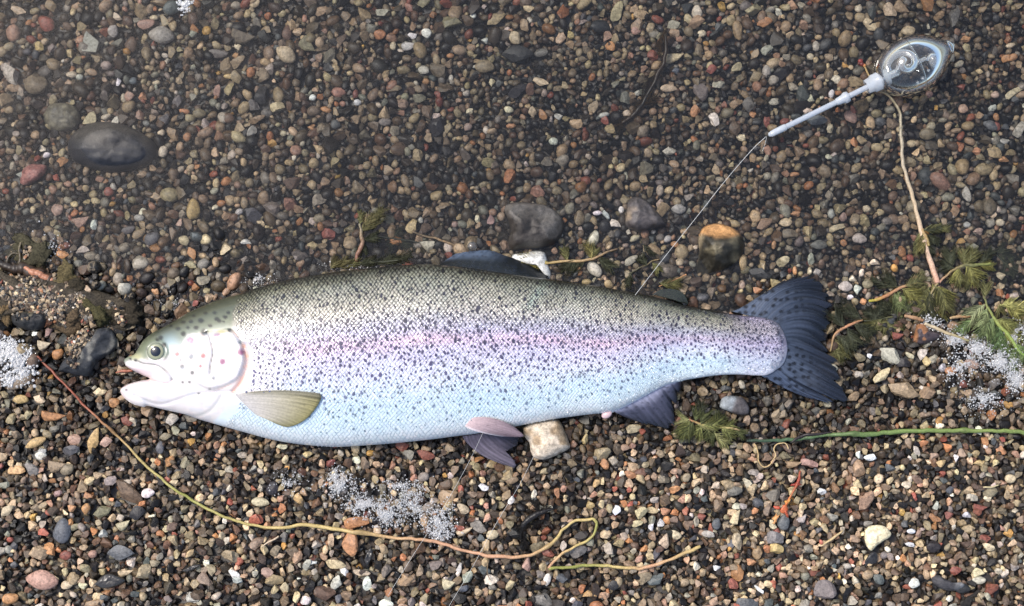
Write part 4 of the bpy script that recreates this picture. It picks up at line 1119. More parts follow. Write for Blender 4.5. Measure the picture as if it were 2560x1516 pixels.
for x, y, e in zip(xq[okq], yq[okq], eq[okq]):
    dmin = np.interp(e, [-1, -.3, .3, .8], [9, 9.0, 10, 14]) * np.interp(x, [1500, 1900], [1, .8])
    ci, cj = int(x / 9), int(y / 9)
    if any((x - a) ** 2 + (y - b) ** 2 < dmin ** 2 for u in (-2, -1, 0, 1, 2) for w in (-2, -1, 0, 1, 2) for a, b in taken.get((ci + u, cj + w), ())): continue
    taken.setdefault((ci, cj), []).append((x, y))
SPP = [(x, y) for v in taken.values() for x, y in v]
for x, y in SPP:
    e = float(ecoord(np.array([x]), np.array([y]))[0])
    r = np.interp(e, [-1, -.6, -.2, .3, .8], [3.8, 3.6, 4.0, 3.6, 2.7]) * rgq.uniform(.55, 1.25) * np.interp(x, [1500, 1900], [1, .85])
    th = np.linspace(0, 2 * np.pi, 9)[:-1] + rgq.uniform(0, .5)
    kind = rgq.integers(3)
    rad = r * (rgq.uniform(.55, 1.0, 8) if kind == 0 else (np.where(np.arange(8) % 2 == 0, 1.15, .38) * rgq.uniform(.75, 1.2, 8) if kind == 1 else np.abs(np.cos((th - rgq.uniform(0, 3)) * .5)) * 1.1 + .3))
    sx_, sy_ = rgq.uniform(.6, .9), rgq.uniform(1.05, 1.45); tl_ = rgq.uniform(-.7, .7)
    qx, qy = rad * np.cos(th) * sx_, rad * np.sin(th) * sy_
    px = np.concatenate([[x], x + qx * math.cos(tl_) - qy * math.sin(tl_)]); py = np.concatenate([[y], y + qx * math.sin(tl_) + qy * math.cos(tl_)])
    z = ZF + (flank(px, py) + 3.4) * k0
    SPV.append(P(px, py, z)); SPF.append(np.array([(0, 1 + (j + 1) % 8, 1 + j) for j in range(8)]) + o_); o_ += 9
    c = np.stack([np.interp(e, [-1, -.4, .2, .8], q_) for q_ in zip(L(24, 24, 22), L(72, 68, 80), L(92, 86, 118), L(130, 146, 162))]) * rgq.uniform(.75, 1.35)
    SPC.append(np.tile(c, (9, 1)))
print('spots', len(SPP))
o = mesh('spots', np.concatenate(SPV), np.concatenate(SPF), M_SCALE, parent=trout, col=np.concatenate(SPC))
o['kind'] = 'stuff'

# eye
def dome(cx, cy, rpx, zpx, bulge, col, mat, name, parent, rx=1.0, ring=None):
    rr = np.linspace(0, 1, 9)[1:]; th = np.linspace(0, 2 * np.pi, 36, endpoint=False)
    px = [cx]; py = [cy]; pz = [zpx + bulge]; cc = [col(0.0)]
    for r in rr:
        for t in th:
            px.append(cx + rx * rpx * r * math.cos(t)); py.append(cy + rpx * r * math.sin(t)); pz.append(zpx + bulge * math.sqrt(max(0, 1 - r * r)) - (2.5 if r == 1 else 0)); cc.append(col(r))
    F = [(0, 1 + (j + 1) % 36, 1 + j) for j in range(36)]
    for k in range(len(rr) - 1):
        for j in range(36):
            a, b = 1 + k * 36 + j, 1 + k * 36 + (j + 1) % 36
            F.append((a, b, b + 36, a + 36))
    return mesh(name, P(np.array(px), np.array(py), ZF + np.array(pz) * k0), F, mat, parent=parent, col=np.array(cc))
M_EYE = vert_mat('eye_gloss', rough=.08, spec=.6, coat=1.0)
ez = float(flank(np.array([EYE[0] + 30]), np.array([EYE[1]]))[0])
eye = dome(EYE[0], EYE[1], 22.5, ez - 4, 7, lambda r: L(160, 160, 126) if r < .8 else L(136, 142, 122), M_EYE, 'eye', trout)
dome(EYE[0] - 1, EYE[1] - .5, 14.3, ez + 0.2, 5, lambda r: np.array((.006, .008, .014)) if r < .95 else np.array((.02, .025, .03)), M_EYE, 'pupil', eye)
# black speck on the shoulder comes from the skin colour

M_FIN = vert_mat('fin_membrane', alpha=.86, rough=.42, spec=.4, coat=.06, mott=.12, bscale=700)
def fin(name, base, tip, zb, zt, nray, colf, mid=None, thick=.0007, ripple=.00035, fray=.0, nt=26, na=None, notch=(), seed=1, parent=trout, bow=0.0):
    """Fan of rays between a base line and a tip line given in photograph pixels."""
    na = na or nray * 4
    b = resample(catmull(base, 8), na); t = resample(catmull(tip, 8), na)
    rg = np.random.default_rng(seed)
    u = np.linspace(0, 1, na)
    ln = 1 - fray * np.repeat(rg.uniform(0, 1, na // 3 + 2), 3)[:na]
    for (c0, w, dpt) in notch:
        ln -= dpt * np.exp(-((u - c0) / w) ** 2)
    s_ = np.linspace(0, 1, nt)
    S, Ug = np.meshgrid(s_, u, indexing='ij')
    px = b[None, :, 0] + (t - b)[None, :, 0] * S * ln[None]
    py = b[None, :, 1] + (t - b)[None, :, 1] * S * ln[None]
    if mid is not None:
        mm = resample(catmull(mid, 8), na)
        off = mm - (b + t) / 2
        px = px + off[None, :, 0] * (4 * S * (1 - S)); py = py + off[None, :, 1] * (4 * S * (1 - S))
    zb_ = zb(b[:, 0], b[:, 1]) if callable(zb) else zb
    zz = (zb_ + np.zeros(na))[None] * (1 - S) + (zt(px, py) if callable(zt) else zt) * S + bow * 4 * S * (1 - S)
    ray = .45 * np.cos((Ug + .012 * np.sin(Ug * 37 + seed)) * nray * 2 * np.pi) + 1.3 * (vnoise(Ug * nray * 2.3, S * 2.2 + seed, seed) - .5)
    zz = zz + ripple * ray * (0.25 + .75 * S) + .0006 * (vnoise(px / 40, py / 40, seed) - .5)
    col = colf(S, Ug, px, py, ray)
    A = P(px, py, zz).reshape(-1, 3); B = P(px, py, zz - thick).reshape(-1, 3)
    n_ = len(A)
    i = (np.arange(nt - 1)[:, None] * na + np.arange(na - 1)[None]).ravel()
    f = np.stack([i, i + na, i + na + 1, i + 1], 1)
    rim = list(range(na)) + [k * na + na - 1 for k in range(1, nt)] + [(nt - 1) * na + k for k in range(na - 2, -1, -1)] + [k * na for k in range(nt - 2, 0, -1)]
    rim = np.array(rim); rn = np.roll(rim, -1)
    side = np.stack([rim, rn, rn + n_, rim + n_], 1)
    # orient so that the upper sheet looks up
    a_, b_, c2 = A[f[0, 0]], A[f[0, 1]], A[f[0, 2]]
    if np.cross(b_ - a_, c2 - a_)[2] < 0: f = f[:, ::-1]; side = side[:, ::-1]
    c = col.reshape(-1, 3)
    return mesh(name, np.concatenate([A, B]), np.concatenate([f, f[:, ::-1] + n_, side]), M_FIN, parent=parent, col=np.concatenate([c, c]))

NAVY, SLATE, PALEB = L(24, 28, 38), L(52, 60, 76), L(104, 116, 136)
def dots(px, py, cell_=15.0, r=4.6, seed=3, dens=.75):
    f = np.zeros(px.shape)
    i0, j0 = np.floor(px / cell_), np.floor(py / cell_)
    for di in (-1, 0, 1):
        for dj in (-1, 0, 1):
            i, j = i0 + di, j0 + dj
            jx = (i + .5 + .5 * (rnd(i, j, seed) - .5)) * cell_; jy = (j + .5 + .5 * (rnd(i, j, seed + 1) - .5)) * cell_
            on = rnd(i, j, seed + 2) < dens
            f = np.maximum(f, on * sm(r * 1.3, r * .7, np.hypot(px - jx, (py - jy) * 1.25)))
    return f
def col_tail(S, Ug, px, py, ray):
    lf = sm(.15, .0, np.minimum(Ug, 1 - Ug))          # paler spotted outer lobes
    c = SLATE[None, None] * (1 - S[..., None]) + NAVY[None, None] * S[..., None]
    pale = (sm(.85, .15, S) * (.35 + .65 * sm(.42, .18, np.minimum(Ug, 1 - Ug))))[..., None]
    c = c * (1 - .55 * pale) + PALEB * .55 * pale
    low = (sm(.78, .9, Ug) * .5)[..., None]
    c = c * (1 - low) + L(74, 86, 110) * low
    c = c * np.clip(1 + .85 * ray[..., None] * (0.3 + .7 * S[..., None]), .25, 2)
    f = dots(px, py, 18, 5.8, 5, .92) * sm(.85, .45, S) * sm(.47, .33, np.abs(.5 - Ug) * 0 + np.minimum(Ug, 1 - Ug)) * .85
    return c * (1 - f[..., None]) + L(14, 16, 22) * f[..., None]
base_t = cr(1706, 505, 2.934, [(360, 803), (470, 832), (590, 870), (680, 905), (735, 985), (755, 1075), (730, 1165), (680, 1220), (610, 1266), (580, 1278)])
tip_t = cr(1706, 505, 2.934, [(740, 575), (800, 553), (880, 542), (985, 545), (1050, 595), (1090, 680), (1108, 745), (1100, 820), (1085, 890), (1070, 960), (1078, 1030), (1085, 1100), (1140, 1160), (1158, 1250), (1175, 1350), (1216, 1430), (1205, 1472), (1120, 1480), (1000, 1462), (880, 1428)])
mid_t = cr(1706, 505, 2.934, [(500, 735), (620, 660), (740, 640), (830, 690), (880, 800), (905, 900), (912, 985), (905, 1060), (915, 1130), (935, 1210), (930, 1300), (880, 1370), (760, 1368), (690, 1335)])
fin('tail_fin', base_t, tip_t, ZF - .0006, lambda x, y: zgp(x, y) + .0062, 44, col_tail, mid=mid_t, fray=.10, notch=((.50, .012, .18), (.56, .009, .26), (.83, .007, .4), (.62, .006, .14), (.44, .005, .12), (.70, .005, .1), (.33, .004, .08)), seed=4, nt=40, ripple=.00028)

def col_anal(S, Ug, px, py, ray):
    c = L(96, 97, 118)[None, None] * (1 - S[..., None]) + NAVY[None, None] * S[..., None]
    f = sm(.35, 0, S)[..., None]
    c = c * (1 - f) + L(176, 176, 198) * f
    d_ = dots(px, py, 13, 3.0, 9, .5)[..., None] * .6
    c = c * (1 - d_) + NAVY * .7 * d_
    return c * np.clip(1 + .75 * ray[..., None] * (.25 + .75 * S[..., None]), .2, 2)
fin('anal_fin', [(1532, 1028), (1570, 1008), (1620, 984), (1668, 960), (1700, 950)], cr(853, 1010, 2.933, [(2110, 112), (2250, 158), (2400, 190), (2445, 165), (2450, 70), (2470, 10), (2478, -60), (2500, -150)]),
    ZF + .001, lambda x, y: zgp(x, y) + .005, 13, col_anal, fray=.10, notch=((.72, .022, .42), (.5, .012, .14), (.86, .015, .3), (.6, .008, .12), (.3, .006, .07)), seed=6)

def col_pect(S, Ug, px, py, ray):
    c = L(206, 200, 196)[None, None] * (1 - S[..., None]) + L(160, 150, 96)[None, None] * S[..., None]
    f = (sm(.18, .0, Ug) * sm(.05, .25, S))[..., None]
    c = c * (1 - f) + L(120, 116, 96) * f
    f = sm(.45, 1.0, S)[..., None] * (ray[..., None] > .35) * .75 * sm(.75, .1, Ug)[..., None]
    c = c * (1 - f) + L(66, 64, 44) * f
    return c * (1 + .28 * ray[..., None] * (.2 + .8 * S[..., None]))
pz = lambda x, y: ZF + (flank(x, y) + 9.0) * k0
fin('pectoral_fin', [(588, 986), (600, 1000), (622, 1022), (640, 1038)], [(800, 984), (803, 996), (790, 1020), (768, 1046), (742, 1062), (716, 1068), (690, 1060)],
    lambda x, y: ZF + (flank(x, y) + 6.0) * k0, pz, 13, col_pect, mid=[(690, 976), (698, 1000), (696, 1030), (690, 1044), (680, 1050), (660, 1046)], bow=.0012, seed=8, ripple=.00025)

def col_pelv(S, Ug, px, py, ray):
    c = L(216, 190, 190)[None, None] * (1 - S[..., None]) + L(150, 126, 132)[None, None] * S[..., None]
    f = (sm(.8, 1, Ug))[..., None]
    c = c * (1 - f) + L(226, 214, 216) * f
    d_ = dots(px, py, 12, 2.0, 12, .3)[..., None] * .5
    c = c * (1 - d_) + L(90, 80, 90) * d_
    return c * (1 + .3 * ray[..., None] * S[..., None])
fin('pelvic_fin', cr(853, 1010, 2.933, [(965, 100), (930, 130), (905, 165)]), cr(853, 1010, 2.933, [(1285, 180), (1335, 240), (1180, 240)]),
    lambda x, y: ZF + (flank(x, np.minimum(y, f_bot(x) - 2)) + 1.5) * k0, ZF + .006, 9, col_pelv, mid=cr(853, 1010, 2.933, [(1130, 110), (1120, 165), (1010, 208)]), bow=.004, seed=10, ripple=.0002)
def col_pelv2(S, Ug, px, py, ray):
    c = L(88, 82, 96)[None, None] * (1 - S[..., None]) + L(28, 28, 36)[None, None] * S[..., None]
    f = (sm(.5, .1, np.abs(Ug - .65)) * sm(.1, .5, S) * .4)[..., None]
    c = c * (1 - f) + L(140, 130, 146) * f
    return c * np.clip(1 + .5 * ray[..., None], .3, 2)
fin('pelvic_fin', cr(853, 1010, 2.933, [(1180, 205), (1060, 215), (960, 225), (890, 235)]), cr(853, 1010, 2.933, [(1310, 240), (1295, 300), (1230, 345), (1280, 430), (1290, 468), (1235, 460), (1150, 430)]),
    ZF - .001, lambda x, y: zgp(x, y) + .0055, 11, col_pelv2, mid=cr(853, 1010, 2.933, [(1245, 225), (1200, 270), (1110, 320), (1010, 355), (970, 330)]), fray=.04, notch=((.42, .06, .18),), seed=12)

def col_dors(S, Ug, px, py, ray):
    up = sm(.62, .25, Ug) * sm(.3, .75, S)
    c = L(26, 30, 33)[None, None] + np.zeros(px.shape + (3,))
    c = c * (1 - up[..., None]) + L(84, 98, 118) * up[..., None]
    d_ = dots(px, py, 12, 3.2, 15, .7)[..., None] * .7
    c = c * (1 - d_) + L(36, 42, 54) * d_
    return c * (1 + .22 * ray[..., None])
fin('dorsal_fin', cr(853, 505, 2.938, [(720, 462), (900, 482), (1080, 510), (1260, 540), (1420, 562), (1520, 575)]), cr(853, 505, 2.938, [(850, 376), (1000, 354), (1120, 356), (1195, 388), (1330, 430), (1460, 505), (1525, 548)]),
    ZF - .004, ZW + .0016, 13, col_dors, mid=cr(853, 505, 2.938, [(765, 430), (900, 412), (1080, 420), (1200, 450), (1380, 500), (1510, 560)]), fray=.05, seed=14, ripple=.0006)
def col_adip(S, Ug, px, py, ray):
    c = L(44, 50, 44) + np.zeros(px.shape + (3,))
    d_ = dots(px, py, 12, 3.4, 18, .6)[..., None] * .8
    return c * (1 - d_) + L(30, 32, 34) * d_
fin('adipose_fin', [(1632, 737), (1660, 744), (1690, 752), (1700, 756)], [(1676, 722), (1700, 728), (1714, 742), (1722, 762)], ZF - .003, ZF - .004, 4, col_adip, mid=[(1650, 726), (1680, 733), (1704, 745), (1712, 758)], thick=.0016, ripple=.0001, seed=16)
vent = P(*np.array([1522, 1040]), ZF + .001)
def blob(name, px, py, z, a, b, c, mat, parent=None, col=None, sub=2, seed=1, lump=.15, yaw=0.0):
    V, F = ICO[sub]
    rg = np.random.default_rng(seed)
    V = V.copy()
    for _ in range(3):
        n_ = rg.normal(size=3) * 2.0; V = V * (1 + lump * .5 * np.sin(V @ n_ + rg.uniform(0, 6)))[:, None]
    if sub > 2:
        for _ in range(6):
            n_ = rg.normal(size=3) * 7.0; V = V * (1 + lump * .16 * np.sin(V @ n_ + rg.uniform(0, 6)))[:, None]
    W = V * np.array([a, b, c])
    ca, sa = math.cos(yaw), math.sin(yaw)
    W = np.stack([W[:, 0] * ca - W[:, 1] * sa, W[:, 0] * sa + W[:, 1] * ca, W[:, 2]], 1) + P(px, py, z)
    cc = None if col is None else np.tile(np.asarray(col), (len(V), 1))
    return mesh(name, W, F, mat, parent=parent, col=cc)
blob('vent', 1518, 1036, ZF + .0005, .0040, .0024, .002, M_SKIN, trout, L(222, 190, 190), yaw=.5)

# ------------------------------------------------------------------ the clear casting float
M_SHELL = clear_mat('clear_plastic', (.95, .95, .93), 1.45, .04, haze=.02, haze_col=(.75, .77, .78), rim=.34, extra=.02)
M_MILK = plain_mat('milky_plastic', (.54, .58, .62), rough=.2, spec=.6, var=.08, scale=300, trans=.40)
M_MILK2 = plain_mat('frosted_tube', (.46, .50, .55), rough=.22, spec=.6, var=.06, scale=300, trans=.36)
M_INNER = clear_mat('clear_inner_tube', (.86, .88, .9), 1.5, .08, haze=.14, haze_col=(.86, .89, .92), rim=.42, extra=.04)
fa = np.array([2195.0, 204.0]); fb = np.array([2384.0, 113.0])
Wa = P(*fa, ZW + .0045); Wb = P(*fb, ZW + .0055)
ax_ = Wb - Wa; FL = np.linalg.norm(ax_); ax_ /= FL
sd = np.cross(ax_, [0, 0, 1.0]); sd /= np.linalg.norm(sd); upv = np.cross(sd, ax_)
flo = empty('casting_float', (Wa + Wb) / 2 - np.array([0, 0, .012]), 'clear plastic casting float with a milky stem floating in the shallow water', 'fishing float')
def lathe(name, prof, mat, parent, seg=40, origin=None, axis_=None, smooth=True):
    """Surface of revolution about the float's axis: prof = [(t along the axis in metres, radius)]."""
    th = np.linspace(0, 2 * np.pi, seg, endpoint=False)
    o0 = Wa if origin is None else origin
    V = np.concatenate([o0 + ax_ * t + r * (sd * np.cos(th)[:, None] + upv * np.sin(th)[:, None]) for t, r in prof])
    n_ = len(prof)
    F = [(i * seg + j, i * seg + (j + 1) % seg, (i + 1) * seg + (j + 1) % seg, (i + 1) * seg + j) for i in range(n_ - 1) for j in range(seg)]
    return mesh(name, V, F, mat, parent=parent, smooth=smooth)
t_ = np.array([0, .03, .08, .15, .24, .34, .45, .55, .64, .72, .79, .85, .90, .94, .97, .99, 1.0])
r_p = np.array([.004, .0085, .0125, .0158, .0184, .0198, .0203, .0197, .0180, .0156, .0127, .0098, .0070, .0047, .0034, .0022, .0004])
rs = catmull(np.stack([t_, r_p], 1), 4)
lathe('shell', [(a * FL, max(b, .0003)) for a, b in rs], M_SHELL, flo, 56)
lathe('seam_rim', [(.45 * FL - .0006, .0199), (.45 * FL - .0006, .0206), (.45 * FL + .0006, .0206), (.45 * FL + .0006, .0199)], M_SHELL, flo, 56)
lathe('collar', [(-.0085, .0032), (-.0085, .0050), (-.0045, .0053), (-.004, .0062), (.002, .0064), (.0075, .0058), (.0085, .0030)], M_MILK, flo, 28)
# inner tube curling round the middle of the shell
hs = np.linspace(0, 1, 70)
ang = hs * 2 * np.pi * 1.35 + 2.0
coil = Wa + ax_ * (FL * (.36 + .20 * np.cos(ang) * (hs ** .5)))[:, None] + sd * (-.0035 - .0088 * np.sin(ang) * hs ** .4)[:, None] + upv * (.004 + .008 * np.sin(ang * .5 + .4))[:, None]
lead = np.stack([Wa + ax_ * (FL * a) + upv * (.001 + .006 * a) for a in np.linspace(.02, .26, 10)])
V, F = tube(catmull(np.concatenate([lead, coil[4::6]]), 5), .0030, 12)
mesh('inner_coil', V, F, M_INNER, parent=flo)
V, F = tube(np.stack([Wa + ax_ * (FL * a) for a in np.linspace(.0, .97, 20)]), np.linspace(.0026, .0011, 20), 12)
mesh('inner_rod', V, F, M_INNER, parent=flo)
lathe('weight', [(.62 * FL, .0015), (.63 * FL, .0052), (.69 * FL, .0066), (.76 * FL, .0056), (.79 * FL, .0016)], M_INNER, flo, 24, origin=Wa + sd * .0035)
lathe('tip_loop', [(.93 * FL, .0052), (.945 * FL, .0056), (.985 * FL, .0030), (1.0 * FL, .0024)], M_SHELL, flo, 20)
# bubbles of water clinging inside
for k, (t, a, b, r) in enumerate([(.40, .0125, .004, .0011), (.47, .0115, .006, .0014), (.36, .0145, .002, .0010), (.55, .0085, .010, .0012), (.44, .0150, .000, .0009), (.72, .006, .009, .0010)]):
    c = Wa + ax_ * (t * FL) + sd * a + upv * b
    V, F = ICO[2]
    mesh('droplet', V * r + c, F, M_INNER, parent=flo)
st0 = P(2187, 209, ZW + .0042); st1 = P(1921, 339, ZW + .0026)
def along(a, b, n): return np.stack([a + (b - a) * u for u in np.linspace(0, 1, n)])
V, F = tube(along(st0, st1 + (st0 - st1) * .06, 16), np.concatenate([[.0019] * 5, [.0019] * 11]), 14)
mesh('stem', V, F, M_MILK2, parent=flo)
ring = st0 + (st1 - st0) * .285
dirv = (st1 - st0) / np.linalg.norm(st1 - st0)
V, F = tube(np.stack([ring + dirv * d_ for d_ in (-.0035, -.0030, -.0012, .0002, .0012, .0016, .006, .0065)]), np.array([.0021, .0036, .0040, .0038, .0030, .0030, .0024, .0018]), 18)
mesh('ring', V, F, M_MILK, parent=flo)
V, F = tube(np.stack([st1 - dirv * d_ for d_ in (.0135, .0128, .010, .006, .0025, .0006, 0)]), np.array([.0019, .0024, .0024, .0023, .0021, .0014, .0005]), 14)
mesh('tip_sleeve', V, F, M_MILK, parent=flo)

# ------------------------------------------------------------------ fishing line
M_LINE = plain_mat('fishing_line', (.60, .60, .57), rough=.25, var=.05)
def line_obj(pts, z, label, rad=.00016):
    c = catmull(pts, 14)
    zz = np.interp(np.linspace(0, 1, len(c)), np.linspace(0, 1, len(z)), z)
    V, F = tube(P(c[:, 0], c[:, 1], zz), rad, 5)
    o = mesh('fishing_line', V, F, M_LINE)
    return tag(o, label, 'fishing line', 'stretches of fishing line')
zfb = ZF + float(flank(np.array([1588.]), np.array([738.]))[0]) * k0 + .0006
line_obj([(1915, 342), (1880, 375), (1815, 450), (1740, 545), (1660, 645), (1588, 738)], [ZW + .0026, ZW + .001, ZW + .001, ZW + .003, ZW + .010, zfb], 'thin line running from the float tip down to the back of the trout')
line_obj([(1917, 342), (1912, 362), (1906, 378)], [ZW + .0026, ZW + .001, ZW + .0005], 'short cut tag end of line hanging from the float tip',   .0001)
g1 = lambda x, y, d_: float(zgp(x, y)) + d_
line_obj([(1207, 1083), (1180, 1140), (1140, 1215), (1090, 1300), (1030, 1393), (970, 1490)], [ZF + .012, g1(1180, 1140, .012), g1(1140, 1215, .006), g1(1090, 1300, .0065), g1(1030, 1393, .006), g1(970, 1490, .005)], 'fine line from the pink pelvic fin past the foam to the bottom edge',   .0001)
line_obj([(1385, 1048), (1345, 1120), (1300, 1210), (1240, 1310), (1180, 1420), (1120, 1520)], [ZF - .002, g1(1345, 1120, .011), g1(1300, 1210, .006), g1(1240, 1310, .0065), g1(1180, 1420, .006), g1(1120, 1520, .005)], 'fine line from the tan stone across the straw stem to the bottom edge',   .0001)

# ------------------------------------------------------------------ stems, twigs and straws
M_STEM = vert_mat('plant_stem', rough=.42, spec=.4, mott=.22, bump=.3, bscale=700)
def stem(name, pts, rad, cols, label, cat, z=None, dz=.0045, knots=(), sides=8, n=10, parent=None, group=None, wob=.0):
    W, c = pxpath(pts, z, n, dz)
    u = np.linspace(0, 1, len(W))
    r = np.interp(u, np.linspace(0, 1, len(rad)), rad) if np.ndim(rad) else np.full(len(W), rad)
    r = r * (1 + .20 * min(1, len(pts) / 9) ** 2 * (vnoise(u * 40, u * 0 + len(pts), 45) - .5) + .12 * np.sin(u * 57) * np.sin(u * 23 + 1))
    kk = np.abs(vnoise(c[:, 0] / 18, c[:, 1] / 18, 46) - .5)
    W = W + np.stack([.0011 * (vnoise(c[:, 0] / 16, c[:, 1] / 16, 47) - .5), .0011 * (vnoise(c[:, 0] / 16, c[:, 1] / 16, 48) - .5), kk * 0], 1)
    for k in knots: r = r * (1 + .55 * np.exp(-((u - k) / .006) ** 2))
    if wob: W = W + np.stack([np.zeros(len(W)), np.zeros(len(W)), wob * np.sin(u * 31)], 1)
    V, F = tube(W, r, sides)
    cs = np.array(cols); cu = np.stack([np.interp(u, np.linspace(0, 1, len(cs)), cs[:, k]) for k in range(3)], 1)
    for k in knots: cu = cu * (1 - .35 * np.exp(-((u - k) / .008) ** 2))[:, None]
    o = mesh(name, V, F, M_STEM, parent=parent, col=np.repeat(cu, sides, 0))
    if label: tag(o, label, cat, group)
    return o
D = 1.02155
def d(*pts): return [(x * D, y * D) for x, y in pts]
STRAW, STRAWP, RED, GRN = L(196, 172, 112), L(196, 150, 116), L(150, 84, 62), L(150, 150, 78)
stem('straw_stalk', d((90, 872), (135, 918), (190, 975), (246, 1030), (300, 1078), (345, 1128), (395, 1172), (455, 1215), (540, 1262), (640, 1290), (700, 1291), (748, 1284), (850, 1300), (960, 1315), (1060, 1326), (1130, 1345), (1200, 1361), (1290, 1360), (1345, 1335), (1375, 1302), (1404, 1277), (1440, 1272), (1453, 1271), (1459, 1283), (1452, 1308), (1436, 1324), (1400, 1342), (1368, 1362), (1343, 1391)),
     [.0007, .0008, .0009, .0012, .0012, .0011, .0010, .0009, .0009], [RED * .8, RED, STRAW * .9, GRN, STRAW, STRAW, STRAWP, STRAWP, STRAW, STRAW, GRN, STRAW, STRAWP], 'long thin straw-coloured stem curving along the gravel under the trout into a zigzag', 'plant stem', knots=(.125, .44, .64), n=9, dz=.0058)
stem('straw_stalk', d((1343, 1392), (1390, 1389), (1445, 1383), (1490, 1386), (1540, 1391), (1580, 1390), (1640, 1370), (1715, 1337)), [.0010, .0010, .0011, .0011], [GRN, GRN * .95, STRAW, STRAWP, STRAW], 'short straw stem rising gently below the zigzag, ending in dark fuzz', 'plant stem', n=9, dz=.0055)
stem('green_stem', cr(1640, 980, 5.3, [(1200, 645), (1400, 648), (1600, 640), (1800, 632), (2000, 612), (2200, 575), (2332, 560)]) + d((2130, 1063), (2200, 1057), (2300, 1054), (2400, 1055), (2485, 1056), (2515, 1062)),
     [.0008, .0012, .0012, .0013, .0015, .0015, .0014, .0012], [L(48, 60, 48), L(78, 100, 72), L(84, 108, 72), L(96, 118, 72), L(112, 132, 72), L(122, 138, 74), L(126, 142, 78)], 'smooth bright green stem lying straight across the dry gravel', 'plant stem', knots=(.33, .55, .8), dz=.0055)
stem('dead_stalk', cr(1706, 1010, 2.934, [(790, 285), (830, 255), (900, 232), (1000, 222), (1090, 205)]), [.0004, .0011, .0010, .0004], [L(40, 34, 32), L(44, 36, 36)], 'blackened stalk lying along the top of the bright green stem', 'plant stem', dz=.0072)
stem('rootlet', cr(1640, 980, 5.3, [(1300, 690), (1335, 740), (1345, 820), (1360, 910), (1395, 970), (1450, 998), (1500, 975), (1550, 910), (1580, 850), (1570, 770), (1585, 710), (1630, 680), (1690, 675), (1735, 705), (1758, 755)]), .00042, [L(196, 166, 116), L(206, 178, 130)], 'thin pale rootlet curling into a loop below the green stem', 'root', dz=.0065, sides=6)
stem('pale_stem', cr(1706, 0, 2.934, [(1440, 670), (1500, 695), (1555, 750), (1590, 820), (1603, 900), (1605, 980), (1610, 1060)]) + d((2208, 395), (2220, 440), (2233, 480), (2247, 530), (2257, 572), (2268, 610), (2282, 655), (2294, 692)),
     [.0008, .0010, .0011, .0012, .0014, .0018, .0019], [L(140, 126, 100), L(158, 146, 118), L(160, 150, 126), L(170, 156, 132), L(186, 164, 132), L(206, 178, 150), L(206, 160, 134)], 'pale bent stem running through the water from the float to the waterweed', 'plant stem', z=[ZW - .001, ZW - .001, ZW - .0005, ZW, ZW + .001, ZW + .0015, ZW + .002], knots=(.32, .82))
sh = empty('seed_head', P(2152, 158, ZW - .002), 'dark red seed head on a thin curved stalk beside the float collar', 'seed head')
stem('stalk', cr(2060, 60, 6.453, [(745, 880), (720, 830), (690, 770), (665, 720), (630, 670)]), .0006, [L(150, 130, 90), L(160, 130, 80)], None, None, z=ZW + .001, parent=sh)
for k, (x, y, r) in enumerate([(590, 600, .0019), (610, 650, .0017), (650, 670, .0012), (570, 640, .0013)]):
    blob('seed', 2060 + x / 6.453, 60 + y / 6.453, ZW + .001, r, r * .9, r * .8, M_STEM, sh, [L(120, 50, 44), L(96, 40, 34), L(170, 110, 60), L(80, 34, 30)][k], 1, k)
def straw(pts, rad, col, label, dz=.0055, name='straw_bit'):
    return stem(name, pts, rad, [col, col * .9], label, 'straw', dz=dz, sides=6, n=6, group='bits of straw on the gravel')
straw(cr(1706, 1010, 2.934, [(1018, 1042), (1095, 990), (1178, 930)]), [.0003, .0009, .0006], L(206, 180, 134), 'stiff pale straw splinter lying slantwise beside the half-moon shell')
straw(cr(0, 1010, 2.933, [(1918, 1052), (1980, 1010), (2042, 968)]), [.0003, .0006, .0006], L(214, 190, 160), 'short pale fibre below the straw stem, between its dip and the foam')
straw(cr(1706, 1010, 2.934, [(2205, 612), (2260, 608), (2320, 598)]), .0005, L(200, 184, 140), 'tiny straw near the right end, below the bright green stem')
straw(cr(0, 600, 3.619, [(1045, 1205), (1120, 1190), (1195, 1178)]), [.0004, .0011, .0008], L(170, 104, 80), 'reddish splinter poking out under the upper jaw of the trout')
straw(cr(853, 1010, 2.933, [(1075, 1115), (1072, 1170), (1070, 1230), (1098, 1290)]), [.0005, .0004, .0002], L(120, 100, 72), 'hair-thin rootlet hanging from the knot of the straw stem', name='root_hair')

# driftwood twig at the left
tw = empty('driftwood_twig', P(140, 690, -.017), 'orange brown driftwood twig with peeling bark lying half in the water', 'twig')
ZT = ZW + .003
stem('bark', cr(0, 600, 3.619, [(-40, 190), (40, 235), (130, 262), (210, 262), (300, 300), (400, 340), (500, 392), (590, 440), (690, 470), (760, 515), (830, 570), (880, 610)]), [.0022, .0030, .0036, .0046, .0050, .0050, .0046, .0042, .0034, .0028, .0016], [L(46, 40, 34), L(46, 38, 32), L(60, 48, 38), L(70, 52, 40), L(60, 46, 36), L(52, 42, 30), L(64, 50, 36), L(90, 62, 46)], None, None, z=[ZT - .003, ZT - .001, ZT, ZT, ZT - .001, ZT - .001], parent=tw, sides=10)
stem('bare_wood', cr(0, 600, 3.619, [(215, 255), (300, 290), (400, 332), (470, 365), (520, 385)]), [.0008, .0026, .0024, .0020, .0006], [L(186, 128, 98), L(170, 116, 88), L(186, 132, 104)], None, None, z=ZT + .0030, parent=tw, sides=10)
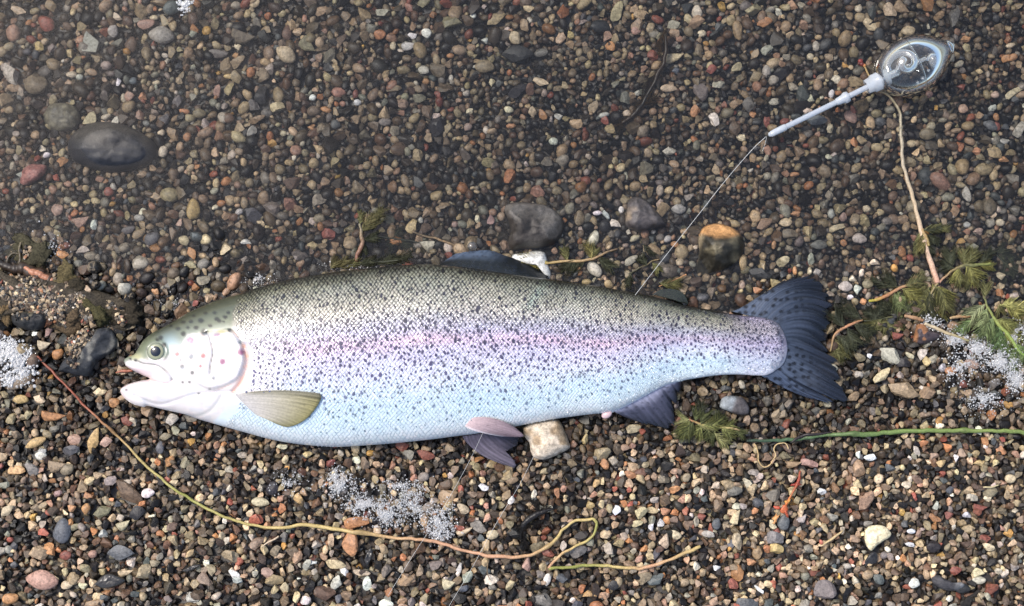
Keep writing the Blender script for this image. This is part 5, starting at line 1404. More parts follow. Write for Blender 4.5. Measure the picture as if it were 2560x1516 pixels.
stem('bare_wood', cr(0, 600, 3.619, [(690, 455), (740, 490), (800, 540), (845, 580)]), [.0018, .0028, .0026, .0010], [L(200, 134, 104), L(170, 106, 80)], None, None, z=ZT + .0022, parent=tw, sides=10)
stem('side_shoot', cr(0, 600, 3.619, [(160, 250), (180, 170), (170, 80), (185, 20)]), [.0014, .0010, .0008], [L(60, 52, 40), L(110, 98, 74)], None, None, z=ZT - .001, parent=tw, sides=7)
stem('side_shoot', cr(0, 600, 3.619, [(60, 240), (80, 160), (120, 120), (165, 130)]), [.0010, .0008, .0006], [L(60, 52, 40), L(90, 80, 60)], None, None, z=ZT - .001, parent=tw, sides=7)
# muddy clumps on and around the twig
M_MUD = vert_mat('muddy_moss', rough=.8, spec=.18, mott=.65, bump=1.0, bscale=900)
for k, (x, y, a, b, c, lab) in enumerate([(600, 330, .0105, .0085, .0045, 'olive brown muddy clump stuck against the driftwood twig'), (640, 470, .0085, .0075, .0045, 'dark muddy clump under the lower end of the driftwood twig'),
        (60, 590, .0075, .0065, .005, 'tan barky clump at the picture edge under the driftwood twig'), (230, 560, .0042, .0082, .0055, 'upright brown bark stub between the twig and the mossy rock'),
        (1010, 660, .011, .0055, .003, 'dark olive weed clot between the twig and the neck'), (620, 700, .010, .0075, .0035, 'brown gritty mud lump above the slate chunk')]):
    px, py = x / 3.619, 600 + y / 3.619
    o = blob('mud_clump', px, py, float(zgp(px, py)) + .003, a, b, c, M_MUD, None, [L(88, 78, 52), L(52, 46, 34), L(104, 86, 60), L(96, 78, 52), L(58, 52, 36), L(84, 70, 52)][k], 3, 90 + k, .5, k * .8)
    tag(o, lab, 'mud clump', 'muddy clumps at the left edge of the water')

o_mud = [(-30, 660), (20, 690), (90, 690), (150, 700), (215, 720), (270, 735), (330, 765), (345, 800), (310, 830), (280, 810), (235, 800), (190, 815), (150, 830), (110, 790), (60, 770), (10, 770), (-40, 790)]
mud = slab('mud', o_mud, .0045, float(zgp(150, 760)) + .0005, lambda u, v: cmix((.022, .019, .015), (.075, .060, .040), vnoise(u * 9, v * 9, 7)), M_MUD, 'dark gritty silt caught round the twig at the water edge', 'mud', seed=130, plateau=.4, lump=.45)
mud['kind'] = 'stuff'
for k, (x, y, a, b, c, lab) in enumerate([(300, 600, .0075, .0060, .0045, 'brown lump with a pale cap just above the mossy black rock'), (480, 700, .0055, .0050, .004, 'reddish brown lump between the mossy rock and the slate chunk'), (880, 640, .0080, .0050, .0035, 'olive weedy lump under the tail end of the twig'), (1150, 700, .0070, .0050, .003, 'dark brown lump above the eye at the water edge'), (330, 100, .0100, .0120, .003, 'drowned mossy lump above the orange bare part of the twig')]):
    px, py = x / 3.619, 600 + y / 3.619
    o = blob('mud_clump', px, py, float(zgp(px, py)) + .0035, a, b, c, M_MUD, None, [L(92, 80, 58), L(92, 62, 46), L(70, 66, 42), L(50, 44, 34), L(66, 62, 46)][k], 3, 190 + k, .55, k * 1.1)
    tag(o, lab, 'mud clump', 'muddy clumps at the left edge of the water')

def grit(parent, spots, seed, zoff, n_each=40, cols=None):
    rg = np.random.default_rng(seed)
    Vs, Fs, Cs, o_ = [], [], [], 0
    tm = [rock_shape(0, 1, rg) for _ in range(8)]
    for (cx, cy, rx, ry, n_) in spots:
        for _ in range(n_):
            a, r = rg.uniform(0, 6.283), rg.uniform(0, 1) ** .6
            x, y = cx + rx * r * math.cos(a), cy + ry * r * math.sin(a)
            hit, loc, _, _ = parent.ray_cast(Vector(P(x, y, .03)) - parent.matrix_world.translation, Vector((0, 0, -1)))
            if not hit: continue
            z = loc.z + ORG[parent.name][2]
            V, F = tm[rg.integers(8)]
            rad = rg.uniform(.0005, .0016)
            t = rg.uniform(0, 6.28)
            W = V * rad * np.array([1.2, 1, .7])
            W = np.stack([W[:, 0] * math.cos(t) - W[:, 1] * math.sin(t), W[:, 0] * math.sin(t) + W[:, 1] * math.cos(t), W[:, 2]], 1) + P(x, y, z + rad * .2)
            Vs.append(W); Fs.append(F + o_); o_ += len(V)
            Cs.append(np.tile(PC[rg.choice(len(PC), p=PW)] * rg.uniform(.55, 1.15), (len(V), 1)))
    if Vs:
        g = mesh('grit', np.concatenate(Vs), np.concatenate(Fs), M_GRAVEL, parent=parent, col=np.concatenate(Cs), smooth=False)
        g['kind'] = 'stuff'
bpy.context.view_layer.update()
for o in list(COL.objects):
    if o.name == 'rock': grit(o, [(225, 850, 62, 40, 420), (190, 885, 30, 34, 60), (255, 840, 30, 22, 80)], 1, 0)
    elif o.name == 'rock.001': grit(o, [(75, 785, 48, 16, 110), (90, 800, 30, 14, 40)], 2, 0)
    elif o.name.startswith('mud_clump'):
        c_ = o.location; px, py = c_.x / K + 1280, 758 - c_.y / K
        grit(o, [(px, py, 36, 30, 170)], 3, 0)
    elif o.name == 'mud': grit(o, [(170, 760, 150, 46, 1500), (290, 790, 60, 34, 520), (60, 720, 90, 34, 420), (230, 745, 90, 30, 400)], 4, 0)

# little stones standing through the film with wet black faces
for k, (x, y, a, b, lab) in enumerate([(690, 480, 30, 26, 'black wet knob with a bright rim between the twig and the neck'), (705, 610, 20, 18, 'small black wet knob under the larger rimmed knob'), (1225, 815, 15, 18, 'tiny black wet stone just above the crown of the head'), (970, 695, 14, 15, 'brown black pebble poking through the film above the crown')]):
    px, py = x / 2.938, 505 + y / 2.938
    ol = [(px + a * .62 * math.cos(t) * (1 + .15 * math.sin(3 * t + k)), py + b * .62 * math.sin(t)) for t in np.linspace(0, 6.28, 9)[:-1]]
    slab('wet_knob', ol, .008, float(zgp(px, py)) + .002, lambda u, v: cmix((.02, .019, .018), (.15, .12, .085), sm(.45, .7, vnoise(u * 3, v * 3, 3 + k) - .35 * u)), M_WET, lab, 'stone', seed=120 + k, plateau=.1, lump=.2, group='wet knobs at the water edge')

# ------------------------------------------------------------------ waterweed
M_WEED = vert_mat('waterweed', rough=.38, spec=.5, mott=.35, bscale=500, coat=.2)
def leaf_mesh(root, tip, bend, npair, flen, z0, z1, col, rg, wid=1.05, blade=.0):
    """A feathery leaf: one rib with pairs of thread leaflets swept towards the tip."""
    a, b = np.array(root, float), np.array(tip, float)
    dv = b - a; Ln = np.hypot(*dv); nrm = np.array([-dv[1], dv[0]]) / Ln
    u = np.linspace(0, 1, 10)
    def rib(t): return a[None] + dv[None] * t[:, None] + nrm[None] * (bend * Ln * 4 * t * (1 - t) * .5)[:, None]
    Vs, Fs, Cs = [], [], []
    def strip(p, z, w, c):
        n_ = len(p)
        T = np.gradient(p, axis=0); T /= np.linalg.norm(T, axis=1)[:, None] + 1e-9
        nn = np.stack([-T[:, 1], T[:, 0]], 1) * (w * np.linspace(1, .45, n_))[:, None]
        A = P(p[:, 0] + nn[:, 0], p[:, 1] + nn[:, 1], z); B = P(p[:, 0] - nn[:, 0], p[:, 1] - nn[:, 1], z); Cc = P(p[:, 0], p[:, 1], z + w * K * .9)
        o_ = sum(len(v) for v in Vs)
        Vs.append(np.concatenate([A, Cc, B])); Cs.append(np.tile(c, (3 * n_, 1)))
        for i in range(n_ - 1):
            Fs.append((o_ + i, o_ + i + 1, o_ + n_ + i + 1, o_ + n_ + i)); Fs.append((o_ + n_ + i, o_ + n_ + i + 1, o_ + 2 * n_ + i + 1, o_ + 2 * n_ + i))
            Fs.append((o_ + i, o_ + 2 * n_ + i, o_ + 2 * n_ + i + 1, o_ + i + 1))
    strip(rib(u), z0 + (z1 - z0) * u, wid * 1.3, col * 1.25)
    for k in range(npair):
        t = .08 + .9 * k / npair
        o0 = rib(np.array([t]))[0]
        for sgn in (-1, 1):
            l = flen * (1 - .55 * abs(t - .4)) * rg.uniform(.7, 1.15)
            th = math.atan2(dv[1], dv[0]) + sgn * rg.uniform(.7, 1.1)
            th2 = math.atan2(dv[1], dv[0]) + sgn * rg.uniform(.0, .45)
            v = np.linspace(0, 1, 5)[:, None]
            d1 = np.array([math.cos(th), math.sin(th)]) * l; d2 = np.array([math.cos(th2), math.sin(th2)]) * l
            p = o0 + d1 * v * .55 + (d2 * .6) * v ** 2
            zz = z0 + (z1 - z0) * t + rg.uniform(-.0004, .0012) * v[:, 0] + .0002
            strip(p, zz, wid * rg.uniform(.55, .95), col * rg.uniform(.35, 1.9))
    return np.concatenate(Vs), Fs, np.concatenate(Cs)

def weed(name, label, stem_pts, stem_rad, stem_cols, leaves, z, seed, group='sprigs of waterweed', cat='waterweed', dens=3):
    """leaves: (root x, y, tip x, y, bend, pairs, leaflet length, colour)"""
    rg = np.random.default_rng(seed)
    c = np.mean(np.array(stem_pts), 0)
    e = empty(name, P(c[0], c[1], float(zgp(*c)) + .001), label, cat, group)
    stem('stem', stem_pts, stem_rad, stem_cols, None, None, z=[z, z + .001], parent=e, sides=7)
    for (x0, y0, x1, y1, bend, npair, fl, col) in leaves:
        dz = rg.uniform(-.0008, .0014)
        lay = []
        for q_ in range(dens):
            jx, jy = rg.normal(0, 5, 2) * (q_ > 0)
            V, F, C_ = leaf_mesh((x0, y0), (x1 + jx, y1 + jy), bend + rg.normal(0, .12) * (q_ > 0), int(npair * 1.35), fl * rg.uniform(1.0, 1.55), z + dz - .0006 * q_, z + dz + rg.uniform(-.001, .0012) - .0006 * q_, np.asarray(col) * (1 - .18 * q_), rg)
            lay.append((V, F, C_))
        V, F = merge([(a_, b_) for a_, b_, _ in lay])
        mesh('leaf', V, F, M_WEED, parent=e, col=np.concatenate([c_ for _, _, c_ in lay]), smooth=False)
    return e
OL, OLD_, OLY, GRE = L(104, 102, 66), L(62, 64, 48), L(134, 130, 76), L(114, 122, 80)
def wq(pts): return [(2040 + x / 3.158, 540 + y / 3.158) for x, y in pts]
def lv(x0, y0, x1, y1, bend, n_, fl, col):
    (a, b), (c, e) = wq([(x0, y0), (x1, y1)])
    return (a, b, c, e, bend, n_, fl / 3.158, col)
zs = ZW + .0022
weed('waterweed', 'olive waterweed tuft hanging at the lower joint of the pale stem', wq([(960, 530), (930, 560), (900, 640), (895, 720), (920, 790)]), [.0009, .0006], [L(150, 130, 90), OL],
     [lv(930, 550, 1010, 760, -.35, 13, 95, OL), lv(900, 560, 860, 760, .3, 13, 90, OL), lv(920, 540, 960, 780, -.15, 14, 90, OLY * .8), lv(880, 540, 800, 700, .35, 12, 80, OL), lv(940, 560, 1020, 660, -.5, 11, 80, OLY * .9),
      lv(900, 600, 930, 820, .1, 13, 90, OLD_), lv(890, 640, 830, 780, .2, 12, 80, OLD_), lv(940, 620, 1010, 740, -.3, 12, 80, OL)], zs, 201)
weed('waterweed', 'brown-tipped waterweed sprig pointing towards the tail from the pale stem', wq([(800, 530), (720, 555), (640, 580), (560, 630), (480, 665), (420, 672)]), [.0008, .0010, .0013, .0008], [L(150, 130, 80), L(170, 130, 96), L(166, 116, 76), L(176, 170, 60)],
     [lv(640, 570, 540, 480, .2, 9, 60, OLD_), lv(660, 560, 440, 490, -.15, 12, 60, OLD_), lv(700, 555, 860, 470, .1, 10, 60, OL), lv(640, 590, 760, 700, .25, 13, 85, GRE), lv(620, 600, 680, 720, .2, 12, 80, GRE * .9), lv(680, 580, 800, 660, -.2, 12, 80, OLY * .8),
      lv(560, 630, 640, 700, -.2, 10, 60, OL), lv(500, 660, 580, 720, .3, 9, 60, OLD_), lv(760, 545, 800, 620, .3, 10, 70, OLY * .7)], zs, 202)
weed('waterweed', 'waterweed side shoot spreading out beyond the pale stem towards deeper water', wq([(975, 525), (1010, 485), (1080, 425), (1160, 395), (1260, 385), (1380, 378)]), [.0008, .0008, .0010, .0013, .0008], [L(176, 130, 106), L(140, 120, 80), OL, L(120, 124, 64)],
     [lv(1090, 415, 1010, 400, .4, 11, 70, OLD_), lv(1080, 410, 1080, 290, -.45, 12, 75, OLD_ * 1.2), lv(1160, 395, 1240, 250, .3, 12, 60, OL), lv(1180, 395, 1190, 270, -.3, 11, 60, OL), lv(1130, 410, 1120, 500, .4, 11, 75, OLY * .9), lv(1180, 400, 1250, 490, -.4, 12, 85, OLY),
      lv(1220, 395, 1230, 520, .25, 12, 80, OL), lv(1280, 385, 1400, 400, -.12, 12, 45, OLY * .8), lv(1280, 380, 1390, 260, .2, 10, 60, OLD_), lv(1120, 420, 1160, 520, .15, 11, 75, OL)], zs, 203)
weed('waterweed', 'dark limp waterweed sprig against the middle of the tail fin', wq([(375, 822), (300, 850), (200, 900), (140, 960), (110, 1070)]), [.0006, .0010, .0009, .0006], [L(130, 100, 66), L(176, 126, 92), L(166, 126, 90), L(130, 110, 70)],
     [lv(360, 820, 200, 740, .3, 12, 80, OLD_), lv(230, 880, 150, 760, -.2, 12, 80, OLD_), lv(250, 880, 330, 1000, .3, 12, 85, OLD_ * 1.1), lv(160, 950, 260, 1050, -.3, 12, 80, OLD_ * 1.2), lv(150, 970, 230, 1110, .2, 12, 75, OL), lv(120, 1040, 190, 1120, -.2, 10, 60, OL), lv(300, 850, 430, 930, .2, 12, 75, OLD_)], float(zgp(2100, 820)) + .006, 204)
weed('waterweed', 'matted dark waterweed between the brown-tipped sprig and the reddish broken stone', wq([(690, 790), (600, 800), (500, 820), (380, 830)]), [.0007, .0006], [OL, OLD_],
     [lv(650, 800, 540, 720, .3, 12, 80, OLD_), lv(600, 800, 500, 900, -.2, 13, 90, OL), lv(560, 810, 640, 890, .3, 12, 85, OL), lv(520, 820, 430, 880, .2, 12, 85, OL), lv(640, 790, 700, 870, -.3, 11, 75, OLD_), lv(480, 820, 400, 760, .2, 11, 70, OLD_), lv(680, 780, 720, 700, .3, 10, 70, OLD_ * 1.2), lv(430, 830, 520, 720, .2, 12, 80, OLD_)], zs - .001, 205)
weed('waterweed', 'waterweed leaves folded round the upper joint of the pale stem', wq([(840, 100), (860, 150), (880, 200), (890, 240)]), [.0012, .0010], [L(170, 140, 96), L(140, 120, 70)],
     [lv(850, 110, 1040, 110, -.12, 12, 45, OL), lv(850, 110, 990, 90, .1, 10, 45, OLD_), lv(830, 120, 790, 310, .15, 13, 45, OL), lv(840, 140, 820, 270, -.2, 12, 45, L(120, 112, 70)), lv(870, 160, 930, 300, .2, 12, 50, OLD_), lv(870, 150, 950, 220, -.2, 10, 45, OLD_)], zs, 206)
weed('waterweed', 'bright green slimy weed lying beside the froth at the picture edge', wq([(1320, 640), (1360, 730), (1430, 850), (1520, 940), (1600, 1060), (1700, 1150)]), [.0006, .0012, .0010], [OL, L(150, 160, 84), L(110, 140, 70)],
     [lv(1340, 700, 1230, 800, .2, 14, 90, L(142, 146, 108)), lv(1350, 720, 1280, 880, -.2, 14, 95, L(128, 136, 94)), lv(1240, 820, 1140, 920, .15, 12, 70, L(112, 128, 82)), lv(1400, 800, 1340, 950, .2, 14, 95, L(106, 118, 78)), lv(1440, 860, 1420, 1040, -.2, 14, 90, L(90, 108, 68)), lv(1500, 930, 1520, 1090, .2, 14, 90, L(90, 104, 62)),
      lv(1560, 1000, 1640, 1120, -.2, 13, 80, L(106, 122, 76)), lv(1330, 650, 1330, 560, .2, 10, 60, OL), lv(1480, 900, 1600, 980, .2, 13, 80, L(140, 140, 80)), lv(1560, 1050, 1560, 1220, .1, 13, 70, L(106, 122, 80)), lv(1420, 820, 1540, 880, -.2, 12, 70, L(130, 130, 76))], float(zgp(2480, 830)) + .0065, 207)
weed('waterweed', 'yellow olive waterweed end at the picture edge above the bright slimy weed', wq([(1450, 700), (1540, 720), (1660, 740)]), [.0008, .0008], [OLY, OL],
     [lv(1470, 700, 1560, 680, .2, 10, 60, L(160, 156, 96)), lv(1520, 720, 1640, 700, .15, 11, 60, L(170, 164, 104)), lv(1500, 720, 1600, 790, -.2, 12, 70, OLY), lv(1560, 730, 1660, 790, .2, 12, 70, OL), lv(1450, 700, 1460, 760, .2, 9, 60, OL)], zs, 208)
weed('waterweed', 'dim drowned waterweed deep behind the pale stem at the picture edge', wq([(1430, 300), (1500, 380), (1580, 430), (1660, 470)]), [.0006, .0006], [OLD_, OLD_],
     [lv(1440, 310, 1560, 340, .2, 12, 80, OLD_), lv(1480, 360, 1520, 480, -.2, 12, 80, OLD_), lv(1540, 410, 1640, 400, .2, 12, 80, OLD_), lv(1560, 430, 1600, 520, .2, 12, 80, OLD_), lv(1430, 300, 1480, 260, .2, 10, 70, OLD_)], ZW - .003, 209)
stem('brown_stalk', wq([(700, 790), (780, 810), (850, 825)]), [.0010, .0014, .0010], [L(170, 134, 100), L(150, 112, 80)], 'short brown stalk lying between the matted weed and the pale twig', 'plant stem', dz=.0062)
stem('brown_stalk', wq([(860, 848), (930, 880), (1010, 915), (1090, 945), (1210, 985)]), [.0010, .0012, .0010, .0006], [L(196, 180, 150), L(186, 166, 130), L(150, 140, 96)], 'pale jointed stalk sloping down to the froth beside the reddish broken stone', 'plant stem', dz=.0062, knots=(.68,))
stem('brown_stalk', wq([(1060, 808), (1130, 800), (1220, 790)]), [.0008, .0012, .0006], [L(176, 150, 110), L(140, 96, 60)], 'orange brown stalk bit lying between the olive tuft and the bright slimy weed', 'plant stem', dz=.0062)
o_rb = wq([(790, 860), (850, 850), (900, 900), (980, 930), (985, 965), (900, 1000), (830, 1015), (780, 1000), (760, 985), (780, 920)])
slab('stone', o_rb, .007, float(zgp(2320, 835)) + .002, lambda u, v: cmix((.060, .045, .048), (.28, .13, .06), sm(.5, .7, vnoise(u * 4, v * 4, 3) - .5 * v - .2 * u)), M_WET, 'dark reddish broken stone with an orange rim under the pale jointed stalk', seed=140, plateau=.3, lump=.15, group='bigger stones on the shore', facets=2)

# green tuft beside the anal fin
def tq(pts): return [(1640 + x / 5.3, 980 + y / 5.3) for x, y in pts]
def lt(x0, y0, x1, y1, bend, n_, fl, col):
    (a, b), (c, e) = tq([(x0, y0), (x1, y1)])
    return (a, b, c, e, bend, n_, fl / 5.3, col)
T1, T2, T3 = L(108, 110, 66), L(80, 84, 52), L(142, 140, 94)
weed('waterweed', 'feathery green waterweed tuft lying on dry gravel between anal fin and green stem', tq([(430, 360), (560, 420), (700, 455), (850, 470), (1000, 480), (1120, 520)]), [.0006, .0008, .0008, .0005], [L(170, 120, 90), L(160, 150, 90), L(170, 160, 100), L(190, 150, 120)],
     [lt(440, 370, 340, 360, .1, 9, 100, T3), lt(450, 380, 320, 540, -.15, 12, 120, T1), lt(500, 400, 420, 580, .2, 12, 120, T2), lt(520, 390, 560, 250, -.2, 11, 110, T2), lt(600, 430, 660, 300, -.3, 12, 120, T2), lt(640, 440, 820, 420, .2, 14, 110, T1), lt(620, 450, 560, 560, .2, 12, 120, T1), lt(700, 460, 650, 600, -.2, 12, 110, T2),
      lt(780, 470, 860, 360, -.3, 12, 120, T2), lt(840, 470, 1000, 430, .3, 12, 110, T1), lt(860, 480, 980, 560, -.2, 12, 100, T1), lt(780, 540, 960, 690, .25, 13, 100, T3 * .9), lt(780, 530, 720, 620, -.2, 10, 90, T2), lt(540, 420, 760, 470, .1, 14, 90, T3), lt(1040, 490, 1140, 560, .2, 9, 80, T2), lt(420, 400, 300, 620, .1, 12, 90, T2), lt(560, 300, 620, 180, .2, 9, 90, OLD_)], float(zgp(1760, 1070)) + .0062, 210)
# sprigs by the dorsal fin and the shoulder
def eq_(pts): return [(820 + x / 2.61, 500 + y / 2.61) for x, y in pts]
def le(x0, y0, x1, y1, bend, n_, fl, col):
    (a, b), (c, e) = eq_([(x0, y0), (x1, y1)])
    return (a, b, c, e, bend, n_, fl / 2.61, col)
weed('waterweed', 'brown weed sprig lying across the milky white stone behind the dorsal fin', eq_([(1390, 422), (1460, 410), (1560, 398), (1700, 392), (1760, 370), (1830, 340), (1890, 320)]), [.0009, .0010, .0009, .0006], [L(160, 140, 80), L(176, 150, 108), L(150, 124, 90), L(80, 66, 50)],
     [le(1440, 412, 1260, 405, .1, 13, 55, L(136, 126, 66)), le(1420, 415, 1300, 440, -.15, 11, 50, L(120, 112, 62)), le(1560, 398, 1530, 320, .2, 9, 40, OL), le(1720, 385, 1690, 290, .2, 9, 45, L(120, 112, 70)), le(1730, 380, 1750, 320, -.2, 8, 40, OL), le(1620, 398, 1540, 450, .2, 11, 50, OLD_), le(1760, 370, 1860, 440, .2, 11, 50, OLD_), le(1680, 395, 1600, 440, .1, 10, 50, OLD_)], ZW + .0012, 211)
weed('waterweed', 'pale brown weed stalk standing above the trout shoulder in shallow water', eq_([(185, 400), (200, 340), (225, 270), (215, 210), (205, 150)]), [.0012, .0016, .0014, .0006], [L(120, 80, 66), L(140, 104, 84), L(130, 110, 84), L(130, 124, 100)],
     [le(215, 210, 340, 60, .1, 12, 50, L(96, 92, 60)), le(220, 200, 300, 100, -.15, 10, 40, L(120, 112, 78)), le(230, 260, 320, 230, .2, 10, 50, OLD_), le(240, 280, 210, 330, .2, 8, 40, OLD_), le(210, 160, 215, 90, .1, 8, 35, OL)], ZW + .001, 212)
weed('waterweed', 'fine drowned weed fringe along the trout back below the shoulder stalk', eq_([(20, 440), (120, 425), (220, 418), (330, 410), (460, 400)]), [.0006, .0006], [OLD_, OLD_],
     [le(60, 440, 120, 390, .2, 10, 45, L(96, 90, 60)), le(20, 450, 60, 400, -.2, 9, 45, L(96, 90, 60)), le(200, 420, 300, 385, .2, 11, 45, OLD_), le(300, 415, 420, 375, .15, 11, 45, OLD_), le(380, 405, 520, 385, -.15, 11, 45, OLD_), le(120, 430, 190, 400, .2, 9, 45, OL)], ZW + .0008, 213)
weed('waterweed', 'dark olive drowned weed mat left of the dorsal fin under the air bubble', eq_([(330, 240), (480, 260), (620, 280), (760, 310), (900, 330)]), [.0005, .0005], [OLD_ * .7, OLD_ * .7],
     [le(360, 250, 480, 200, .2, 12, 60, OLD_ * .7), le(440, 260, 540, 330, -.2, 12, 60, OLD_ * .7), le(560, 270, 680, 340, .2, 12, 60, L(66, 58, 34)), le(600, 280, 720, 250, .2, 12, 60, OLD_ * .7), le(720, 300, 860, 350, -.1, 12, 55, L(60, 52, 34)), le(820, 320, 920, 300, .2, 10, 50, OLD_ * .8), le(480, 260, 400, 310, .2, 11, 55, OLD_ * .6)], ZW - .0045, 214)
stem('thin_twig', eq_([(560, 212), (640, 235), (720, 258), (800, 285), (860, 310), (920, 338)]), [.0006, .0009, .0009, .0006], [L(110, 96, 74), L(140, 116, 86), L(120, 96, 70)], 'thin pale twig under water slanting down to the air bubble', 'twig', z=ZW - .001)
stem('thin_twig', eq_([(2160, 570), (2220, 540), (2290, 510), (2340, 492)]), [.0004, .0006, .0006], [L(170, 130, 90), L(160, 116, 80)], 'short orange brown twig lying behind the adipose fin', 'twig', z=ZW + .001)
weed('waterweed', 'small dark curled weed leaves around the line where it meets the trout back', eq_([(1960, 480), (2060, 430), (2130, 400), (2160, 390)]), [.0005, .0006], [OLD_, L(120, 100, 66)],
     [le(2080, 430, 2030, 390, .3, 9, 40, OLD_), le(2120, 410, 2160, 450, .3, 9, 40, OL), le(2060, 290, 2140, 360, .2, 9, 30, OLD_ * .7), le(2160, 540, 2280, 530, .3, 11, 45, OL * .8), le(1980, 480, 1960, 560, .2, 9, 40, OLD_), le(2240, 590, 2330, 660, .2, 10, 45, OLD_ * .6)], ZW + .0005, 215)
weed('brown_weed', 'blackish brown weed strand drowned in the deep water above the wedge stone', cr(853, 0, 2.938, [(2390, 210), (2385, 330), (2370, 460), (2320, 560), (2270, 660), (2200, 780), (2130, 860), (2060, 910)]), [.0008, .0014, .0016, .0012, .0016, .0010], [L(40, 28, 12), L(48, 32, 12), L(26, 20, 14), L(50, 34, 10)],
     [(1668, 70, 1650, 140, .2, 9, 14, L(60, 42, 14)), (1660, 150, 1625, 210, -.2, 9, 14, L(36, 26, 14)), (1630, 230, 1590, 290, .2, 9, 16, L(60, 44, 14)), (1595, 260, 1640, 240, .2, 8, 14, L(48, 34, 14)), (1570, 290, 1545, 330, .2, 9, 14, L(40, 30, 14)), (1640, 190, 1620, 235, .2, 8, 14, L(36, 26, 16))], float(zgp(1620, 230)) + .0055, 216, group=None, cat='weed strand')
weed('root_shred', 'black stringy root shred on the gravel above the straw zigzag', cr(853, 1010, 2.933, [(1310, 950), (1340, 880), (1400, 830), (1480, 790), (1560, 770)]), [.0006, .0020, .0024, .0016, .0005], [L(26, 23, 22), L(34, 30, 28), L(28, 25, 24)],
     [(1320, 1300, 1300, 1350, .2, 10, 12, L(24, 22, 22)), (1340, 1290, 1370, 1260, .2, 10, 12, L(32, 28, 26)), (1350, 1300, 1330, 1250, .2, 9, 12, L(30, 27, 25)), (1310, 1330, 1318, 1370, .1, 8, 10, L(24, 22, 22)), (1360, 1300, 1330, 1320, .2, 9, 12, L(24, 22, 22))], float(zgp(1330, 1300)) + .005, 217, group=None, cat='root')
# orange twig with torn orange bits
ot = empty('orange_twig', P(1960, 1240, float(zgp(1960, 1240))), 'bright orange red dried twig with torn flakes on the dry gravel', 'twig')
M_FLAKE = vert_mat('dry_flake', rough=.5, mott=.3)
stem('stalk', cr(1706, 1010, 2.934, [(870, 495), (855, 550), (840, 590), (815, 640), (785, 690), (755, 745)]), [.0004, .0011, .0009, .0006, .0008], [L(160, 78, 54), L(146, 62, 44), L(166, 100, 62), L(206, 120, 60)], None, None, dz=.006, parent=ot)
for k, (x, y, a, b, yaw, c) in enumerate([(835, 590, .0022, .0011, .2, L(150, 58, 40)), (770, 720, .0018, .0012, .9, L(206, 150, 76)), (735, 775, .0034, .0020, .5, L(190, 100, 58)), (690, 765, .0016, .0010, -.4, L(180, 80, 54)), (760, 800, .0014, .0022, .3, L(180, 84, 52)), (680, 855, .0014, .0030, -.5, L(220, 160, 100))]):
    px, py = 1706 + x / 2.934, 1010 + y / 2.934
    blob('flake', px, py, float(zgp(px, py)) + .0055, a, b, .0007, M_FLAKE, ot, c, 1, 150 + k, .7, yaw)
# black leaves and bark bits
M_LEAF = vert_mat('wet_black_leaf', rough=.3, mott=.4)
for k, (pts, lab) in enumerate([(cr(0, 1010, 2.933, [(690, 1325), (740, 1270), (800, 1245), (870, 1265), (920, 1295), (860, 1335), (760, 1355)]), 'black wet curled leaf on the gravel near the bottom corner'),
        (cr(0, 1010, 2.933, [(1330, 1225), (1380, 1195), (1440, 1175), (1480, 1180), (1430, 1210), (1370, 1235)]), 'narrow blackish bark strip below the straw stem bend'),
        (cr(853, 1010, 2.933, [(165, 1150), (185, 1090), (215, 1050), (235, 1090), (215, 1150), (190, 1190)]), 'black leaf scrap under the straw stem beside the orange stone')]):
    o = slab('leaf_scrap', pts, .0022, float(zgp(*np.mean(np.array(pts), 0))) + .0042, lambda u, v: cmix((.022, .021, .020), (.05, .045, .04), vnoise(u * 6, v * 6, 5)), M_LEAF, lab, 'leaf', seed=170 + k, plateau=.5, lump=.3, group='black leaf scraps')

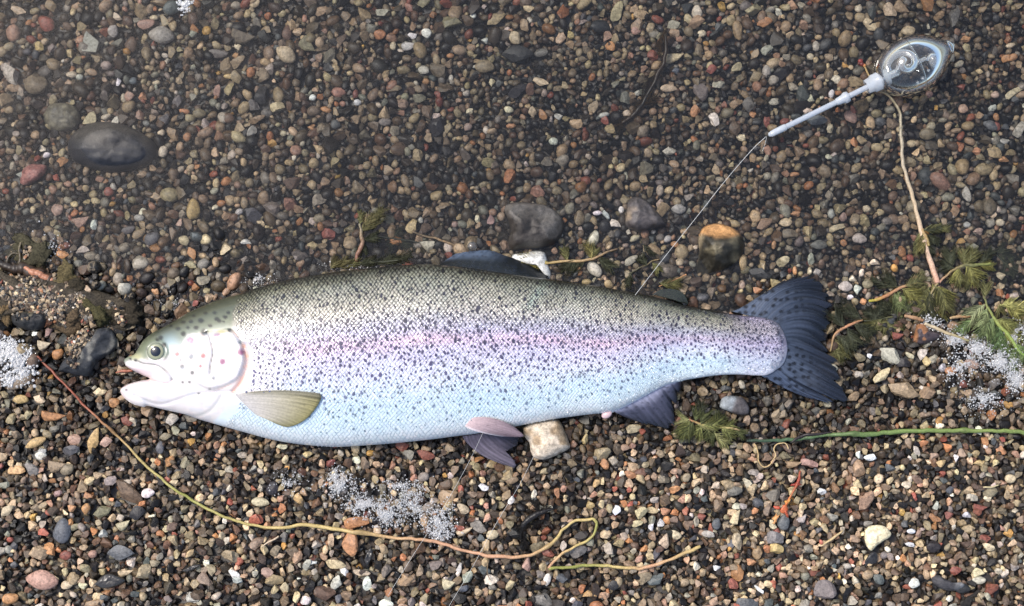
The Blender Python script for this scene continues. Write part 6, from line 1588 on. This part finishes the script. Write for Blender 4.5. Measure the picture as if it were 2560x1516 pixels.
# ------------------------------------------------------------------ foam and bubbles
M_FOAM = clear_mat('foam_bubble', (.97, .97, .98), 1.33, .06, haze=.26, haze_col=(1, .99, .96), rim=.97, extra=.02)
def foam(name, spots, label, seed, zoff, rmin, rmax, cat='foam', holes=.45, onwater=False):
    """spots: (px, py, rx, ry, count)"""
    rg = np.random.default_rng(seed)
    V0, F0 = ICO[0] if rmax < 4 else ICO[1]
    Vs, Fs, o_ = [], [], 0
    for (cx, cy, rx, ry, n_) in spots:
        k = 0
        n_ = int(n_ * (5 if rmax < 4 else 3))
        for _ in range(n_ * 6):
            if k >= n_: break
            a, r = rg.uniform(0, 6.283), abs(rg.normal(0, .52))
            x, y = cx + rx * r * math.cos(a), cy + ry * r * math.sin(a)
            if rg.uniform(0, 1) > sm(holes - .3, holes + .35, .6 * vnoise(x / 13 + seed, y / 13, seed) + .4 * vnoise(x / 5, y / 5, seed + 1)) + .04: continue
            rad = (rmin + (rmax - rmin) * rg.uniform(0, 1) ** 3.2) * .85
            z = (ZW if onwater else max(float(zgp(x, y)) + zoff, ZW if zoff < .003 else -1)) + rg.uniform(0, .0012)
            Vs.append(V0 * rad * K * np.array([1, 1, .6]) + P(x, y, z)); Fs.append(F0 + o_); o_ += len(V0); k += 1
    o = mesh(name, np.concatenate(Vs), np.concatenate(Fs), M_FOAM, smooth=True)
    tag(o, label, cat, kind='stuff')
    return o
foam('foam', [(850, 1215, 46, 34, 330), (905, 1262, 48, 34, 420), (965, 1285, 52, 40, 520), (1030, 1260, 48, 40, 300), (1095, 1300, 48, 40, 340), (1100, 1335, 34, 26, 140), (840, 1190, 22, 30, 90), (1000, 1215, 90, 20, 130), (720, 1210, 60, 40, 60)], 'white lacy foam patch on the gravel below the belly', 301, .0040, .55, 3.0)
foam('foam', [(30, 895, 52, 40, 420), (55, 935, 34, 30, 220), (10, 870, 40, 30, 240), (20, 950, 30, 20, 120)], 'white bubbly froth at the picture edge near the slate chunk', 302, .0035, 1.0, 5.5, holes=.45)
foam('foam', [(2440, 870, 55, 34, 380), (2500, 905, 60, 36, 420), (2545, 950, 46, 46, 360), (2390, 845, 40, 24, 160), (2540, 830, 40, 30, 200), (2400, 920, 50, 40, 180), (2460, 1000, 70, 40, 200), (2330, 815, 40, 30, 110)], 'thin greyish froth at the picture edge beside the slimy green weed', 303, .0046, .55, 3.0, holes=.45)
foam('foam', [(462, 12, 22, 24, 46)], 'small raft of clear bubbles floating at the top edge', 304, .003, 2.6, 6.6, holes=.05, onwater=True)
foam('foam', [(640, 700, 50, 22, 46), (330, 770, 60, 30, 60), (120, 620, 60, 40, 40), (870, 665, 60, 10, 36), (430, 760, 40, 26, 50)], 'scattered tiny bubbles along the water edge beside the head', 305, .004, 1.0, 3.0, holes=.4, onwater=True)
V, F = ICO[2]
o = mesh('air_bubble', V * np.array([12.5, 12.5, 9]) * K + P(1181, 617, ZW + .0008), F, clear_mat('bubble_film', (.88, .9, .92), 1.45, .03, haze=.02, haze_col=(.8, .84, .9), rim=.3, extra=.06))
tag(o, 'single round air bubble floating at the front of the dorsal fin', 'bubble')
